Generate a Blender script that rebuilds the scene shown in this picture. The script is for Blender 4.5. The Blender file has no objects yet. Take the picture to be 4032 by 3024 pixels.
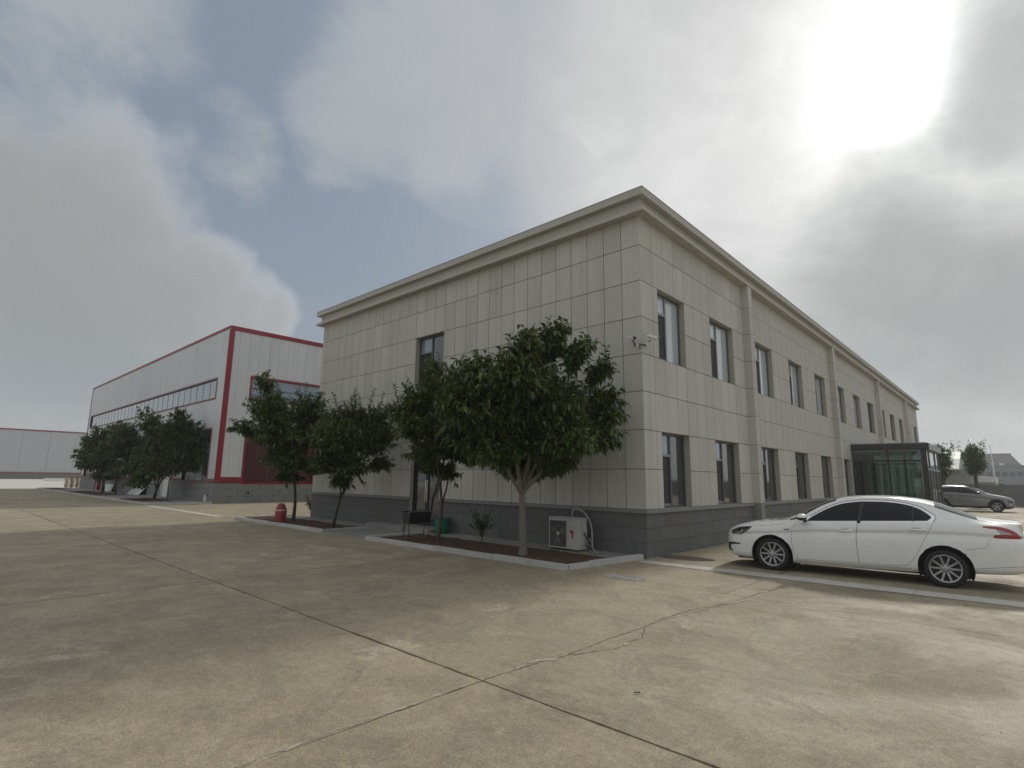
import bpy, bmesh, math, random
import numpy as np
from mathutils import Matrix, Vector

random.seed(7)
rng = np.random.default_rng(11)
scene = bpy.context.scene
COL = scene.collection

# ------------------------------------------------------------------ camera
FPX = 2146.79                      # focal length in pixels of the 4032 px wide photograph
CAM = np.array([6.2522, -11.2208, 1.6980])
YAW, PITCH, ROLL = math.radians(42.849), math.radians(9.846), math.radians(0.7945)


def cam_axes():
    cy, sy, cp, sp = math.cos(YAW), math.sin(YAW), math.cos(PITCH), math.sin(PITCH)
    f = np.array([-sy * cp, cy * cp, sp]); r = np.array([cy, sy, 0.0]); u = np.cross(r, f)
    cr, sr = math.cos(ROLL), math.sin(ROLL)
    return cr * r + sr * u, -sr * r + cr * u, f


RT, UP, FW = cam_axes()
cam_data = bpy.data.cameras.new("camera")
cam_data.sensor_width = 36.0
cam_data.sensor_fit = 'HORIZONTAL'
cam_data.lens = 36.0 * FPX / 4032.0
cam_data.clip_start = 0.05
cam_data.clip_end = 3000.0
cam_obj = bpy.data.objects.new("camera", cam_data)
COL.objects.link(cam_obj)
cam_obj.matrix_world = Matrix(((RT[0], UP[0], -FW[0], CAM[0]), (RT[1], UP[1], -FW[1], CAM[1]),
                               (RT[2], UP[2], -FW[2], CAM[2]), (0, 0, 0, 1)))
scene.camera = cam_obj


def ray(x, y):                     # x, y in a 2212 x 1659 view of the photograph
    s = 4032 / 2212
    return RT * ((x * s - 2016) / FPX) - UP * ((y * s - 1512) / FPX) + FW


def at(x, y, axis, val):           # where the sight line meets a wall or the ground
    d = ray(x, y)
    return CAM + d * ((val - CAM[axis]) / d[axis])


def px(P):                         # project a point, pixels of the 1024 wide picture
    d = np.asarray(P, float) - CAM
    w = d @ FW
    return np.stack([512 + FPX * .254 * (d @ RT) / w, 384 - FPX * .254 * (d @ UP) / w], -1), w


# ------------------------------------------------------------------ sky and sun
SUN_EL, SUN_AZ = math.radians(33.0), math.radians(-2.0)      # azimuth from +Y towards +X
SUN = np.array([math.sin(SUN_AZ) * math.cos(SUN_EL), math.cos(SUN_AZ) * math.cos(SUN_EL), math.sin(SUN_EL)])
SUN_POWER, SUN_SIZE, SKY_STRENGTH = 1.7, math.radians(5.0), 0.1
scene.view_settings.view_transform = 'Standard'
scene.view_settings.look = 'None'
scene.view_settings.exposure = 0.12
scene.view_settings.gamma = 1.0

world = bpy.data.worlds.new("World")
scene.world = world
world.use_nodes = True
WN, WL = world.node_tree.nodes, world.node_tree.links
WN.clear()


class NT:                          # small helper for node trees
    def __init__(self, nodes, links):
        self.n, self.l = nodes, links

    def set(self, sock, v):
        if isinstance(v, bpy.types.NodeSocket):
            self.l.new(v, sock)
        elif v is not None:
            if isinstance(v, (tuple, list, np.ndarray)):
                v = tuple(float(q) for q in v)
                if len(sock.default_value) == 4 and len(v) == 3:
                    v = v + (1.0,)
            sock.default_value = v

    def math(self, op, a, b=None, c=None, clamp=False):
        n = self.n.new('ShaderNodeMath'); n.operation = op; n.use_clamp = clamp
        self.set(n.inputs[0], a)
        if b is not None: self.set(n.inputs[1], b)
        if c is not None: self.set(n.inputs[2], c)
        return n.outputs[0]

    def vec(self, op, a, b=None, s=None):
        n = self.n.new('ShaderNodeVectorMath'); n.operation = op
        self.set(n.inputs[0], a)
        if b is not None: self.set(n.inputs[1], b)
        if s is not None: self.set(n.inputs[3], s)
        return n.outputs['Value'] if op in ('DOT_PRODUCT', 'LENGTH') else n.outputs[0]

    def noise(self, v, scale, detail=4, rough=.55, dist=0.0, out=0):
        n = self.n.new('ShaderNodeTexNoise'); n.noise_dimensions = '3D'
        if v is not None: self.l.new(v, n.inputs['Vector'])
        n.inputs['Scale'].default_value = scale; n.inputs['Detail'].default_value = detail
        n.inputs['Roughness'].default_value = rough; n.inputs['Distortion'].default_value = dist
        return n.outputs[out]

    def rng(self, v, a, b, c=0.0, d=1.0, smooth=True):
        n = self.n.new('ShaderNodeMapRange')
        n.interpolation_type = 'SMOOTHSTEP' if smooth else 'LINEAR'
        self.set(n.inputs[0], v)
        for i, q in enumerate((a, b, c, d)): n.inputs[i + 1].default_value = q
        return n.outputs[0]

    def mix(self, f, a, b, mode='MIX'):
        n = self.n.new('ShaderNodeMix'); n.data_type = 'RGBA'; n.blend_type = mode
        n.clamp_factor = True
        self.set(n.inputs[0], f); self.set(n.inputs[6], a); self.set(n.inputs[7], b)
        return n.outputs[2]


def build_sky():
    T = NT(WN, WL)
    out = WN.new('ShaderNodeOutputWorld'); bg = WN.new('ShaderNodeBackground')
    tc = WN.new('ShaderNodeTexCoord')
    d = T.vec('NORMALIZE', tc.outputs['Generated'])
    sky = WN.new('ShaderNodeTexSky'); sky.sky_type = 'NISHITA'; sky.sun_disc = False
    sky.sun_elevation = SUN_EL; sky.sun_rotation = SUN_AZ
    sky.air_density = 1.0; sky.dust_density = 4.0; sky.ozone_density = 1.5; sky.altitude = 50
    # clouds live in direction space; noise bends the directions so that cloud edges billow
    n1 = T.vec('SUBTRACT', T.noise(d, 3.2, 7, .55, out=1), (.5, .5, .5))
    n2 = T.vec('SUBTRACT', T.noise(d, 1.3, 3, .5, out=1), (.5, .5, .5))
    wd = T.vec('NORMALIZE', T.vec('ADD', T.vec('ADD', d, T.vec('SCALE', n1, s=.15)), T.vec('SCALE', n2, s=.10)))
    sep = WN.new('ShaderNodeSeparateXYZ'); WL.new(d, sep.inputs[0]); z = sep.outputs[2]

    def dirn(x, y):
        r = ray(x, y); return r / np.linalg.norm(r)

    def field(items, src=wd):      # 1 in the middle of a cloud, .56 at its rim, 0 well outside
        m = None
        for it in items:
            x, y, r = it[:3]
            ro = 1.5 * r / 1178.0
            f = T.rng(T.vec('DOT_PRODUCT', src, dirn(x, y)), math.cos(ro), 1.0, 0.0, it[3] if len(it) > 3 else 1.0, smooth=False)
            m = f if m is None else T.math('MAXIMUM', m, f)
        return m

    K = 1.0 / SKY_STRENGTH

    def C(r, g, b): return (r * K, g * K, b * K)
    ze = T.math('ADD', T.math('ABSOLUTE', z), .22)
    comb = WN.new('ShaderNodeCombineXYZ')
    T.set(comb.inputs[0], T.math('DIVIDE', sep.outputs[0], ze)); T.set(comb.inputs[1], T.math('DIVIDE', sep.outputs[1], ze))
    pl = comb.outputs[0]
    cn = T.noise(pl, .95, 8, .56, .25)
    cn2 = T.noise(pl, 2.3, 9, .60, .35)
    fb = T.noise(d, 5.0, 10, .60, .15)                    # billows
    fw = T.noise(T.vec('MULTIPLY', d, (1, 1, 1.8)), 3.4, 9, .62, .6)   # wisps

    def mask(f, n, amp, lo, hi):
        return T.rng(T.math('MULTIPLY_ADD', T.math('SUBTRACT', n, .5), amp, f), lo, hi)
    # clear part: the physical sky, greyed by thin high haze
    blue = T.mix(.86, sky.outputs[0], C(.195, .245, .315))
    # broken cloud over the whole dome, with a blue opening in it
    tone = T.mix(T.rng(T.math('MULTIPLY_ADD', cn2, .5, T.math('MULTIPLY', cn, .5)), .36, .64), C(.38, .40, .415), C(.58, .595, .605))  # unseen part of this cloud made bright to light the shaded walls
    clear = field([(480, 130, 540), (250, 300, 440), (720, 430, 380), (60, 100, 500), (840, 560, 280)])
    base = T.mix(T.math('MULTIPLY', mask(clear, fw, .9, .22, .72), .95), tone, blue)
    veil = field([(860, 160, 170), (1040, 170, 210), (500, 310, 95), (740, 240, 120), (150, 40, 150), (960, 290, 120), (1150, 280, 160)])
    base = T.mix(T.math('MULTIPLY', mask(veil, fw, 1.7, .42, 1.1), .75), base, T.mix(fb, C(.34, .362, .38), C(.455, .47, .48)))
    hz = T.math('POWER', T.math('SUBTRACT', 1.0, T.math('ABSOLUTE', z), clamp=True), 4.6)
    base = T.mix(T.math('MULTIPLY', hz, .85), base, C(.43, .455, .465))
    # towering cloud on the left: bright rim, grey belly
    cumf = field([(30, 500, 185), (190, 480, 150), (275, 540, 105), (120, 660, 270), (330, 650, 140), (470, 600, 92), (550, 650, 85), (610, 665, 60), (420, 700, 150)])
    cm = mask(cumf, fb, 1.05, .38, .80)
    inner = T.rng(T.math('MULTIPLY_ADD', T.math('SUBTRACT', fb, .5), .9, cumf), .56, 1.05)
    ccol = T.mix(inner, C(.43, .45, .48), C(.35, .367, .378))
    belly = field([(0, 720, 300), (60, 830, 260)])
    ccol = T.mix(T.math('MULTIPLY', mask(belly, fw, .8, .2, .95), .75), ccol, C(.285, .30, .30))
    low = T.rng(z, .03, .24)
    base = T.mix(T.math('MULTIPLY', T.math('MULTIPLY', cm, T.math('MULTIPLY_ADD', low, .8, .2)), .95), base, ccol)
    # light round the sun, then the dark clouds in front of it
    sd = dirn(1932, 165)
    cs = T.math('MAXIMUM', T.vec('DOT_PRODUCT', d, sd), 0.0)
    g_wide = T.math('MULTIPLY', T.math('POWER', cs, 7.0), .25)
    g_mid = T.math('MULTIPLY', T.math('POWER', cs, 110.0), .42)
    g_core = T.math('MULTIPLY', T.math('POWER', T.math('MAXIMUM', T.vec('DOT_PRODUCT', T.vec('NORMALIZE', T.vec('ADD', d, T.vec('SCALE', n1, s=.05))), sd), 0.0), 760.0), 4.0)
    warm = T.vec('SCALE', C(1.0, .94, .84), s=g_wide)
    midc = T.vec('SCALE', C(1.0, .99, .96), s=g_mid)
    core = T.vec('SCALE', C(1.0, 1.0, 1.0), s=g_core)
    drk = field([(1990, 560, 150), (1930, 660, 190), (2130, 660, 200), (2195, 110, 125), (2115, 285, 75, .88), (2035, 335, 72, .76), (1950, 385, 75, .62), (2195, 240, 95, .95), (1840, 600, 120, .85), (2060, 430, 110, .5)])
    dk = T.math('MULTIPLY', mask(drk, T.math('MULTIPLY_ADD', fb, .45, T.math('MULTIPLY', fw, .55)), 1.6, .22, 1.08), .92)
    lit = T.vec('ADD', base, T.vec('ADD', T.vec('ADD', warm, midc), core))
    dcol = T.mix(T.rng(T.math('MULTIPLY_ADD', fb, .6, T.math('MULTIPLY', drk, -.45)), -.15, .25), C(.300, .328, .332), C(.50, .52, .515))
    lit = T.mix(dk, lit, T.vec('ADD', dcol, T.vec('SCALE', T.vec('ADD', T.vec('ADD', warm, midc), T.vec('SCALE', core, s=.5)), s=.28)))
    WL.new(lit, bg.inputs['Color']); bg.inputs['Strength'].default_value = SKY_STRENGTH
    WL.new(bg.outputs[0], out.inputs['Surface'])


build_sky()
sl = bpy.data.lights.new("sun", 'SUN')
sl.energy = SUN_POWER; sl.angle = SUN_SIZE; sl.color = (1.0, .94, .84)
sun_obj = bpy.data.objects.new("sun", sl)
COL.objects.link(sun_obj)
sun_obj.rotation_euler = Vector(SUN).to_track_quat('Z', 'Y').to_euler()
sun_obj.location = (0, 30, 40)


# ------------------------------------------------------------------ materials
def mat(name, col, rough=.6, var=.1, scale=2.0, metal=0.0, spec=.5, bump=0.0, bscale=60.0, coat=0.0, rnd=0.0, fine=0.0,
        fscale=120.0, streak=0.0, alpha=None, dirt=None, dirt_amt=0.0, dirt_scale=1.3):
    m = bpy.data.materials.new(name); m.use_nodes = True
    nt = m.node_tree; T = NT(nt.nodes, nt.links)
    b = nt.nodes['Principled BSDF']
    geo = nt.nodes.new('ShaderNodeNewGeometry'); p = geo.outputs['Position']
    c = tuple(col)
    hi = tuple(min(1, q * (1 + var)) for q in c); lo = tuple(q * (1 - var) for q in c)
    cs = T.mix(T.noise(p, scale, 5, .6), lo, hi) if var else None
    if cs is None:
        r = nt.nodes.new('ShaderNodeRGB'); r.outputs[0].default_value = c + (1,); cs = r.outputs[0]
    if fine:
        f = T.noise(p, fscale, 2, .7)
        cs = T.mix(1.0, cs, T.mix(T.rng(f, .3, .7), (1 - fine,) * 3, (1 + fine,) * 3), 'MULTIPLY')
    if streak:
        sv = T.vec('MULTIPLY', p, (5.0, 5.0, .25))
        s = T.rng(T.noise(sv, 1.0, 4, .6), .45, .8)
        cs = T.mix(T.math('MULTIPLY', s, streak), cs, tuple(q * .55 for q in c))
    if dirt is not None:
        s = T.rng(T.noise(p, dirt_scale, 6, .65, .4), .48, .72)
        cs = T.mix(T.math('MULTIPLY', s, dirt_amt), cs, dirt)
    if rnd:
        oi = nt.nodes.new('ShaderNodeObjectInfo')
        k = T.rng(oi.outputs['Random'], 0, 1, 1 - rnd, 1 + rnd, smooth=False)
        cs = T.vec('SCALE', cs, s=k)
    nt.links.new(cs, b.inputs['Base Color'])
    rn = T.rng(T.noise(p, scale * 3, 3, .6), .2, .8, max(rough - .08, .01), min(rough + .08, 1), smooth=False)
    nt.links.new(rn, b.inputs['Roughness'])
    b.inputs['Metallic'].default_value = metal
    b.inputs['Specular IOR Level'].default_value = spec
    b.inputs['Coat Weight'].default_value = coat
    b.inputs['Coat Roughness'].default_value = .04
    if bump:
        bn = nt.nodes.new('ShaderNodeBump'); bn.inputs['Strength'].default_value = bump; bn.inputs['Distance'].default_value = .01
        nt.links.new(T.noise(p, bscale, 4, .6), bn.inputs['Height']); nt.links.new(bn.outputs[0], b.inputs['Normal'])
    return m


def mat_clear(name, tint, rough=.02, base=.08):
    m = bpy.data.materials.new(name); m.use_nodes = True
    nt = m.node_tree; nt.nodes.clear(); T = NT(nt.nodes, nt.links)
    o = nt.nodes.new('ShaderNodeOutputMaterial'); mx = nt.nodes.new('ShaderNodeMixShader')
    tr = nt.nodes.new('ShaderNodeBsdfTransparent'); tr.inputs[0].default_value = tint + (1,)
    gl = nt.nodes.new('ShaderNodeBsdfGlossy'); gl.inputs['Roughness'].default_value = rough
    fr = nt.nodes.new('ShaderNodeFresnel'); fr.inputs[0].default_value = 1.5
    nt.links.new(T.math('ADD', fr.outputs[0], base, clamp=True), mx.inputs[0])
    nt.links.new(tr.outputs[0], mx.inputs[1]); nt.links.new(gl.outputs[0], mx.inputs[2])
    nt.links.new(mx.outputs[0], o.inputs[0])
    return m


def mat_concrete():
    m = bpy.data.materials.new("yard_concrete"); m.use_nodes = True
    nt = m.node_tree; T = NT(nt.nodes, nt.links); b = nt.nodes['Principled BSDF']
    p = nt.nodes.new('ShaderNodeNewGeometry').outputs['Position']
    oi = nt.nodes.new('ShaderNodeObjectInfo')
    big = T.noise(p, .16, 5, .6, .6); med = T.noise(p, .75, 6, .62, .5)
    sm = T.noise(p, 3.5, 5, .6); fine = T.noise(p, 55, 3, .7); grit = T.noise(p, 190, 2, .6)
    c = T.mix(T.rng(big, .34, .66), (0.323, 0.271, 0.186), (0.387, 0.327, 0.228))
    m2 = T.noise(p, 1.9, 7, .66, .7)
    c = T.mix(T.math('MULTIPLY', T.rng(med, .44, .70), .42), c, (0.265, 0.226, 0.163))
    c = T.mix(T.math('MULTIPLY', T.rng(m2, .50, .66), .42), c, (0.456, 0.394, 0.284))
    c = T.mix(T.math('MULTIPLY', T.rng(m2, .50, .36), .38), c, (0.228, 0.195, 0.141))
    worn = T.math('MULTIPLY', T.rng(T.noise(p, .55, 7, .66, 1.2), .56, .68), T.rng(sm, .35, .62))
    c = T.mix(T.math('MULTIPLY', worn, .62), c, (0.530, 0.464, 0.349))
    fl = T.rng(T.noise(p, .62, 8, .72, 1.5), .555, .575)
    c = T.mix(T.math('MULTIPLY', fl, .30), c, (0.207, 0.181, 0.141))
    stv = T.vec('MULTIPLY', p, (.8, 2.6, 1.0))
    st = T.rng(T.noise(stv, 1.1, 7, .66, .6), .52, .72)
    c = T.mix(T.math('MULTIPLY', st, .26), c, (0.466, 0.402, 0.293))
    oil = T.rng(T.noise(p, .33, 4, .5, .2), .62, .74)
    c = T.mix(T.math('MULTIPLY', oil, .45), c, (0.159, 0.131, 0.095))
    mid = T.noise(p, 14, 4, .65)
    c = T.mix(1.0, c, T.mix(T.rng(mid, .3, .7), (.88,) * 3, (1.10,) * 3), 'MULTIPLY')
    c = T.mix(1.0, c, T.mix(T.rng(fine, .3, .72), (.76,) * 3, (1.20,) * 3), 'MULTIPLY')
    c = T.mix(1.0, c, T.mix(T.rng(grit, .3, .7), (.74,) * 3, (1.24,) * 3), 'MULTIPLY')
    peb = T.rng(T.noise(p, 30, 2, .5), .66, .72)
    c = T.mix(T.math('MULTIPLY', peb, .35), c, (.13, .115, .095))
    c = T.vec('SCALE', c, s=T.rng(oi.outputs['Random'], 0, 1, .94, 1.06, smooth=False))
    nt.links.new(c, b.inputs['Base Color'])
    nt.links.new(T.rng(med, .3, .7, .62, .88), b.inputs['Roughness'])
    b.inputs['Specular IOR Level'].default_value = .35
    bn = nt.nodes.new('ShaderNodeBump'); bn.inputs['Strength'].default_value = .55; bn.inputs['Distance'].default_value = .006
    h = T.math('ADD', T.math('MULTIPLY', fine, .6), T.math('ADD', T.math('MULTIPLY', grit, .35), T.math('MULTIPLY', fl, -.5)))
    nt.links.new(h, bn.inputs['Height']); nt.links.new(bn.outputs[0], b.inputs['Normal'])
    return m


def mat_leaf(name, dark, light, trans=.3):
    m = bpy.data.materials.new(name); m.use_nodes = True
    nt = m.node_tree; T = NT(nt.nodes, nt.links); b = nt.nodes['Principled BSDF']
    a = nt.nodes.new('ShaderNodeAttribute'); a.attribute_name = 'leaf_tone'
    c = T.mix(a.outputs['Fac'], dark, light)
    nt.links.new(c, b.inputs['Base Color'])
    b.inputs['Roughness'].default_value = .36; b.inputs['Specular IOR Level'].default_value = .55
    tr = nt.nodes.new('ShaderNodeBsdfTranslucent')
    nt.links.new(T.mix(1.0, c, (1.5, 1.6, .55), 'MULTIPLY'), tr.inputs[0])
    mx = nt.nodes.new('ShaderNodeMixShader'); mx.inputs[0].default_value = trans
    nt.links.new(b.outputs[0], mx.inputs[1]); nt.links.new(tr.outputs[0], mx.inputs[2])
    nt.links.new(mx.outputs[0], nt.nodes['Material Output'].inputs[0])
    return m


M = {}
M['concrete'] = mat_concrete()
M['joint'] = mat("joint_dirt", (.075, .066, .054), .95, .3, 6)
M['mortar'] = mat("pale_mortar", (.40, .365, .29), .9, .25, 9, fine=.2)
M['crack'] = mat("crack_dark", (.13, .11, .085), .95, .3, 9)
M['strip'] = mat("pale_strip", (.50, .485, .44), .8, .14, 2.2, fine=.12, fscale=60, bump=.25, dirt=(.33, .31, .27), dirt_amt=.5)
M['path'] = mat("grey_path", (.27, .26, .235), .8, .16, 1.7, fine=.12, fscale=70, bump=.3)
M['kerb'] = mat("kerb_stone", (.47, .47, .45), .8, .16, 3, fine=.14, fscale=80, bump=.4, rnd=.07, dirt=(.30, .28, .24), dirt_amt=.5, dirt_scale=3)
M['soil'] = mat("soil", (.085, .046, .028), .95, .35, 5, fine=.3, fscale=35, bump=1.0, bscale=22)
M['tile'] = mat("facade_tile", (.515, .500, .455), .72, .07, .9, fine=.15, fscale=80, bump=.25, bscale=140, rnd=.075, streak=.32)
M['reveal'] = mat("reveal_render", (.40, .375, .32), .8, .05, 1.2, fine=.1)
M['groove'] = mat("facade_groove", (.075, .07, .06), .9, .1, 3)
M['cornice'] = mat("cornice_render", (.46, .445, .395), .75, .06, 1.0, fine=.12, fscale=90, bump=.2, streak=.2)
M['plinth'] = mat("plinth_block", (.135, .138, .136), .8, .08, 1.5, fine=.16, fscale=90, bump=.3, rnd=.07, dirt=(.16, .12, .08), dirt_amt=.35, dirt_scale=.9)
M['plinth_gap'] = mat("plinth_joint", (.06, .06, .058), .95, .1, 4)
M['ledge'] = mat("ledge_grey", (.22, .222, .22), .7, .06, 2, fine=.1)
M['alu'] = mat("dark_aluminium", (.085, .09, .095), .4, .06, 3, spec=.5)
M['alu_mid'] = mat("grey_aluminium", (.24, .25, .26), .4, .06, 3, metal=.3)
M['screen'] = mat("insect_screen", (.028, .03, .031), .7, .1, 6)
M['glass_pale'] = mat("painted_reflection_glass", (.45, .51, .55), .08, .07, .7, coat=.6, spec=.8)  # sky reflection of the upper panes put into the base colour
M['glass_dark'] = mat("dark_window_glass", (.035, .042, .045), .04, .15, 1.2, spec=.9, coat=.8)
M['glass_blue'] = mat("sky_blue_glass", (.17, .235, .29), .06, .10, .6, spec=.9, coat=.8)
M['glass_clear'] = mat_clear("clear_glass", (.62, .72, .70), .02, .05)
M['porch_metal'] = mat("porch_black_metal", (.032, .034, .036), .42, .1, 2)
M['porch_steel'] = mat("porch_brushed_steel", (.16, .165, .17), .35, .08, 3, metal=.7)
M['panel'] = mat("white_wall_panel", (.60, .625, .645), .42, .045, .5, fine=.06, fscale=40, rnd=.03, streak=.26)
M['panel_joint'] = mat("panel_joint", (.30, .31, .32), .7, .05, 2)
M['red'] = mat("red_trim", (.255, .012, .022), .45, .08, 1.0, fine=.06)
M['wine'] = mat("dark_red_curtain", (.07, .012, .02), .8, .2, 2.0, fine=.1)
M['frame_brown'] = mat("weathered_red_frame", (.23, .10, .10), .55, .12, 2)
M['block'] = mat("grey_block", (.215, .22, .215), .85, .1, 1.5, fine=.15, fscale=60, bump=.3, rnd=.06)
M['white'] = mat("white_paint", (.72, .72, .70), .5, .06, 3)
M['board'] = mat("white_board", (.66, .66, .64), .7, .08, 3, dirt=(.4, .38, .34), dirt_amt=.4)
M['wood'] = mat("pale_wood", (.42, .31, .19), .75, .2, 8, rnd=.12)
M['bark'] = mat("bark", (.085, .07, .058), .9, .3, 14, fine=.2, fscale=60, bump=.8, bscale=40)
M['bark_pale'] = mat("pale_bark", (.20, .185, .165), .9, .25, 12, fine=.2, fscale=60, bump=.8, bscale=40)
M['leaf'] = mat_leaf("leaf_deep", (.020, .042, .011), (.165, .235, .055))
M['leaf_light'] = mat_leaf("leaf_fresh", (.030, .056, .013), (.185, .240, .058), .35)
M['leaf_far'] = mat_leaf("leaf_far", (.045, .078, .025), (.130, .175, .055), .3)
M['black'] = mat("black_iron", (.018, .018, .019), .5, .2, 6)
M['rubber'] = mat("tyre_rubber", (.018, .018, .018), .8, .15, 9)
M['plastic'] = mat("black_plastic", (.022, .022, .023), .45, .1, 6)
M['alloy'] = mat("alloy_wheel", (.40, .41, .42), .3, .05, 5, metal=.85)
M['chrome'] = mat("chrome", (.72, .73, .74), .12, .03, 4, metal=1.0)
M['white_car'] = mat("pearl_white_paint", (.80, .81, .79), .28, .015, .6, coat=1.0, spec=.5, fine=.01, dirt=(.52, .50, .45), dirt_amt=.16, dirt_scale=1.1)
M['silver_car'] = mat("silver_grey_paint", (.215, .22, .222), .30, .0, .6, metal=.35, coat=1.0)
M['tint'] = mat("tinted_glass", (.008, .009, .011), .05, .1, 2, spec=.3)
M['tint_light'] = mat("side_glass", (.055, .068, .068), .05, .3, 4, spec=.6)
M['lamp_red'] = mat("tail_lamp_red", (.33, .008, .018), .12, .1, 6, coat=1.0)
M['lamp_clear'] = mat("lamp_clear", (.36, .37, .38), .12, .1, 6, coat=1.0)
M['lamp_dark'] = mat("headlamp_dark", (.03, .032, .034), .1, .2, 8, coat=1.0)
M['seam'] = mat("panel_seam", (.26, .26, .25), .8, .1, 4)
M['ac'] = mat("ac_white", (.50, .49, .455), .55, .08, 4, dirt=(.30, .24, .17), dirt_amt=.6, dirt_scale=3.5)
M['ac_grille'] = mat("ac_grille", (.19, .19, .18), .7, .2, 14)
M['ac_dark'] = mat("ac_inside", (.085, .085, .08), .9, .2, 8)
M['hose'] = mat("hose_grey", (.33, .32, .29), .7, .15, 9)
M['sticker'] = mat("red_sticker", (.30, .02, .03), .6, .15, 20)
M['hydrant'] = mat("faded_red_paint", (.36, .055, .06), .7, .2, 6, dirt=(.22, .09, .08), dirt_amt=.6, dirt_scale=5)
M['bucket'] = mat("green_plastic", (.012, .14, .075), .5, .12, 4)
M['grate'] = mat("grate_paint", (.50, .50, .48), .6, .15, 10)
M['wet'] = mat("damp_concrete", (.135, .115, .09), .22, .2, 4, spec=.6)
M['cctv'] = mat("cctv_white", (.68, .68, .66), .4, .05, 6)
M['far_wall'] = mat("far_shed_panel", (.43, .465, .48), .6, .03, .3)
M['perimeter'] = mat("perimeter_wall", (.20, .205, .195), .9, .2, .8, fine=.15, fscale=20, dirt=(.12, .12, .11), dirt_amt=.6, dirt_scale=.7)
M['shed_wall'] = mat("shed_wall", (.27, .27, .26), .9, .1, .6, fine=.1, fscale=10)
M['shed_roof'] = mat("shed_roof_green", (.30, .37, .35), .6, .1, .7)
M['far_block'] = mat("far_block", (.33, .32, .32), .9, .06, .3)
M['far_blue'] = mat("far_blue_block", (.25, .28, .30), .9, .06, .3)
M['far_window'] = mat("far_window", (.10, .13, .15), .3, .1, 1)
M['terrain'] = mat("dry_ground", (.30, .27, .21), .95, .15, .05, fine=.15, fscale=4)
M['apron'] = mat("bright_apron", (.60, .58, .52), .9, .08, .25, fine=.08, fscale=8)


# ------------------------------------------------------------------ helpers
class MB:                          # collects faces, builds ONE mesh object
    def __init__(self):
        self.v, self.f, self.mi = [], [], []

    def add(self, vs, fs, m=0):
        o = len(self.v)
        self.v += [tuple(float(c) for c in q) for q in vs]
        self.f += [tuple(o + i for i in q) for q in fs]
        self.mi += [m] * len(fs)

    def box(self, a, b, m=0):
        (x0, y0, z0), (x1, y1, z1) = a, b
        self.add([(x0, y0, z0), (x1, y0, z0), (x1, y1, z0), (x0, y1, z0), (x0, y0, z1), (x1, y0, z1), (x1, y1, z1), (x0, y1, z1)],
                 [(3, 2, 1, 0), (4, 5, 6, 7), (0, 1, 5, 4), (1, 2, 6, 5), (2, 3, 7, 6), (3, 0, 4, 7)], m)

    def quad(self, a, b, c, d, m=0):
        self.add([a, b, c, d], [(0, 1, 2, 3)], m)

    def tube(self, pts, rad, n=8, caps=True, m=0):
        pts = [np.array(p, float) for p in pts]
        if not hasattr(rad, '__len__'): rad = [rad] * len(pts)
        vs, fs = [], []
        prev = None
        for i, p in enumerate(pts):
            t = pts[min(i + 1, len(pts) - 1)] - pts[max(i - 1, 0)]
            t = t / (np.linalg.norm(t) + 1e-9)
            if prev is None:
                a = np.array([0, 0, 1.0]) if abs(t[2]) < .9 else np.array([1.0, 0, 0])
            else:
                a = prev
            a = a - t * (a @ t); a /= np.linalg.norm(a) + 1e-9
            prev = a
            b = np.cross(t, a)
            for k in range(n):
                an = 2 * math.pi * k / n
                vs.append(p + (a * math.cos(an) + b * math.sin(an)) * rad[i])
        for i in range(len(pts) - 1):
            for k in range(n):
                k2 = (k + 1) % n
                fs.append((i * n + k, i * n + k2, (i + 1) * n + k2, (i + 1) * n + k))
        if caps:
            fs.append(tuple(range(n - 1, -1, -1))); fs.append(tuple((len(pts) - 1) * n + k for k in range(n)))
        self.add(vs, fs, m)

    def lathe(self, prof, n=32, axis='z', c=(0, 0, 0), m=0, closed=False):
        vs, fs = [], []
        for r, h in prof:
            for k in range(n):
                an = 2 * math.pi * k / n
                q = (r * math.cos(an), r * math.sin(an), h) if axis == 'z' else (r * math.cos(an), h, r * math.sin(an))
                vs.append((q[0] + c[0], q[1] + c[1], q[2] + c[2]))
        L = len(prof)
        for i in range(L if closed else L - 1):
            j = (i + 1) % L
            for k in range(n):
                k2 = (k + 1) % n
                f = (i * n + k, i * n + k2, j * n + k2, j * n + k)
                fs.append(f if axis == 'z' else f[::-1])
        self.add(vs, fs, m)

    def build(self, name, mats, parent=None, smooth=False, bevel=0.0, loc=None, rz=0.0):
        me = bpy.data.meshes.new(name)
        me.from_pydata(self.v, [], self.f)
        if not isinstance(mats, (list, tuple)): mats = [mats]
        for q in mats: me.materials.append(M[q] if isinstance(q, str) else q)
        if len(mats) > 1:
            me.polygons.foreach_set('material_index', self.mi)
        if smooth:
            me.polygons.foreach_set('use_smooth', [True] * len(me.polygons))
            try: me.set_sharp_from_angle(angle=math.radians(38))
            except Exception: pass
        me.update()
        o = bpy.data.objects.new(name, me)
        COL.objects.link(o)
        if parent is not None: o.parent = parent
        if loc is not None: o.location = loc
        if rz: o.rotation_euler[2] = rz
        if bevel:
            b = o.modifiers.new('bevel', 'BEVEL'); b.width = bevel; b.segments = 2; b.limit_method = 'ANGLE'
            b.harden_normals = False
        return o


def tag(o, label=None, cat=None, group=None, kind=None):
    if label: o['label'] = label
    if cat: o['category'] = cat
    if group: o['group'] = group
    if kind: o['kind'] = kind
    return o


def thing(name, label, cat, loc=(0, 0, 0), rz=0.0, group=None):
    o = bpy.data.objects.new(name, None)
    o.empty_display_size = .2
    COL.objects.link(o)
    o.location = [float(c) for c in loc]; o.rotation_euler[2] = rz
    return tag(o, label, cat, group)


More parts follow.
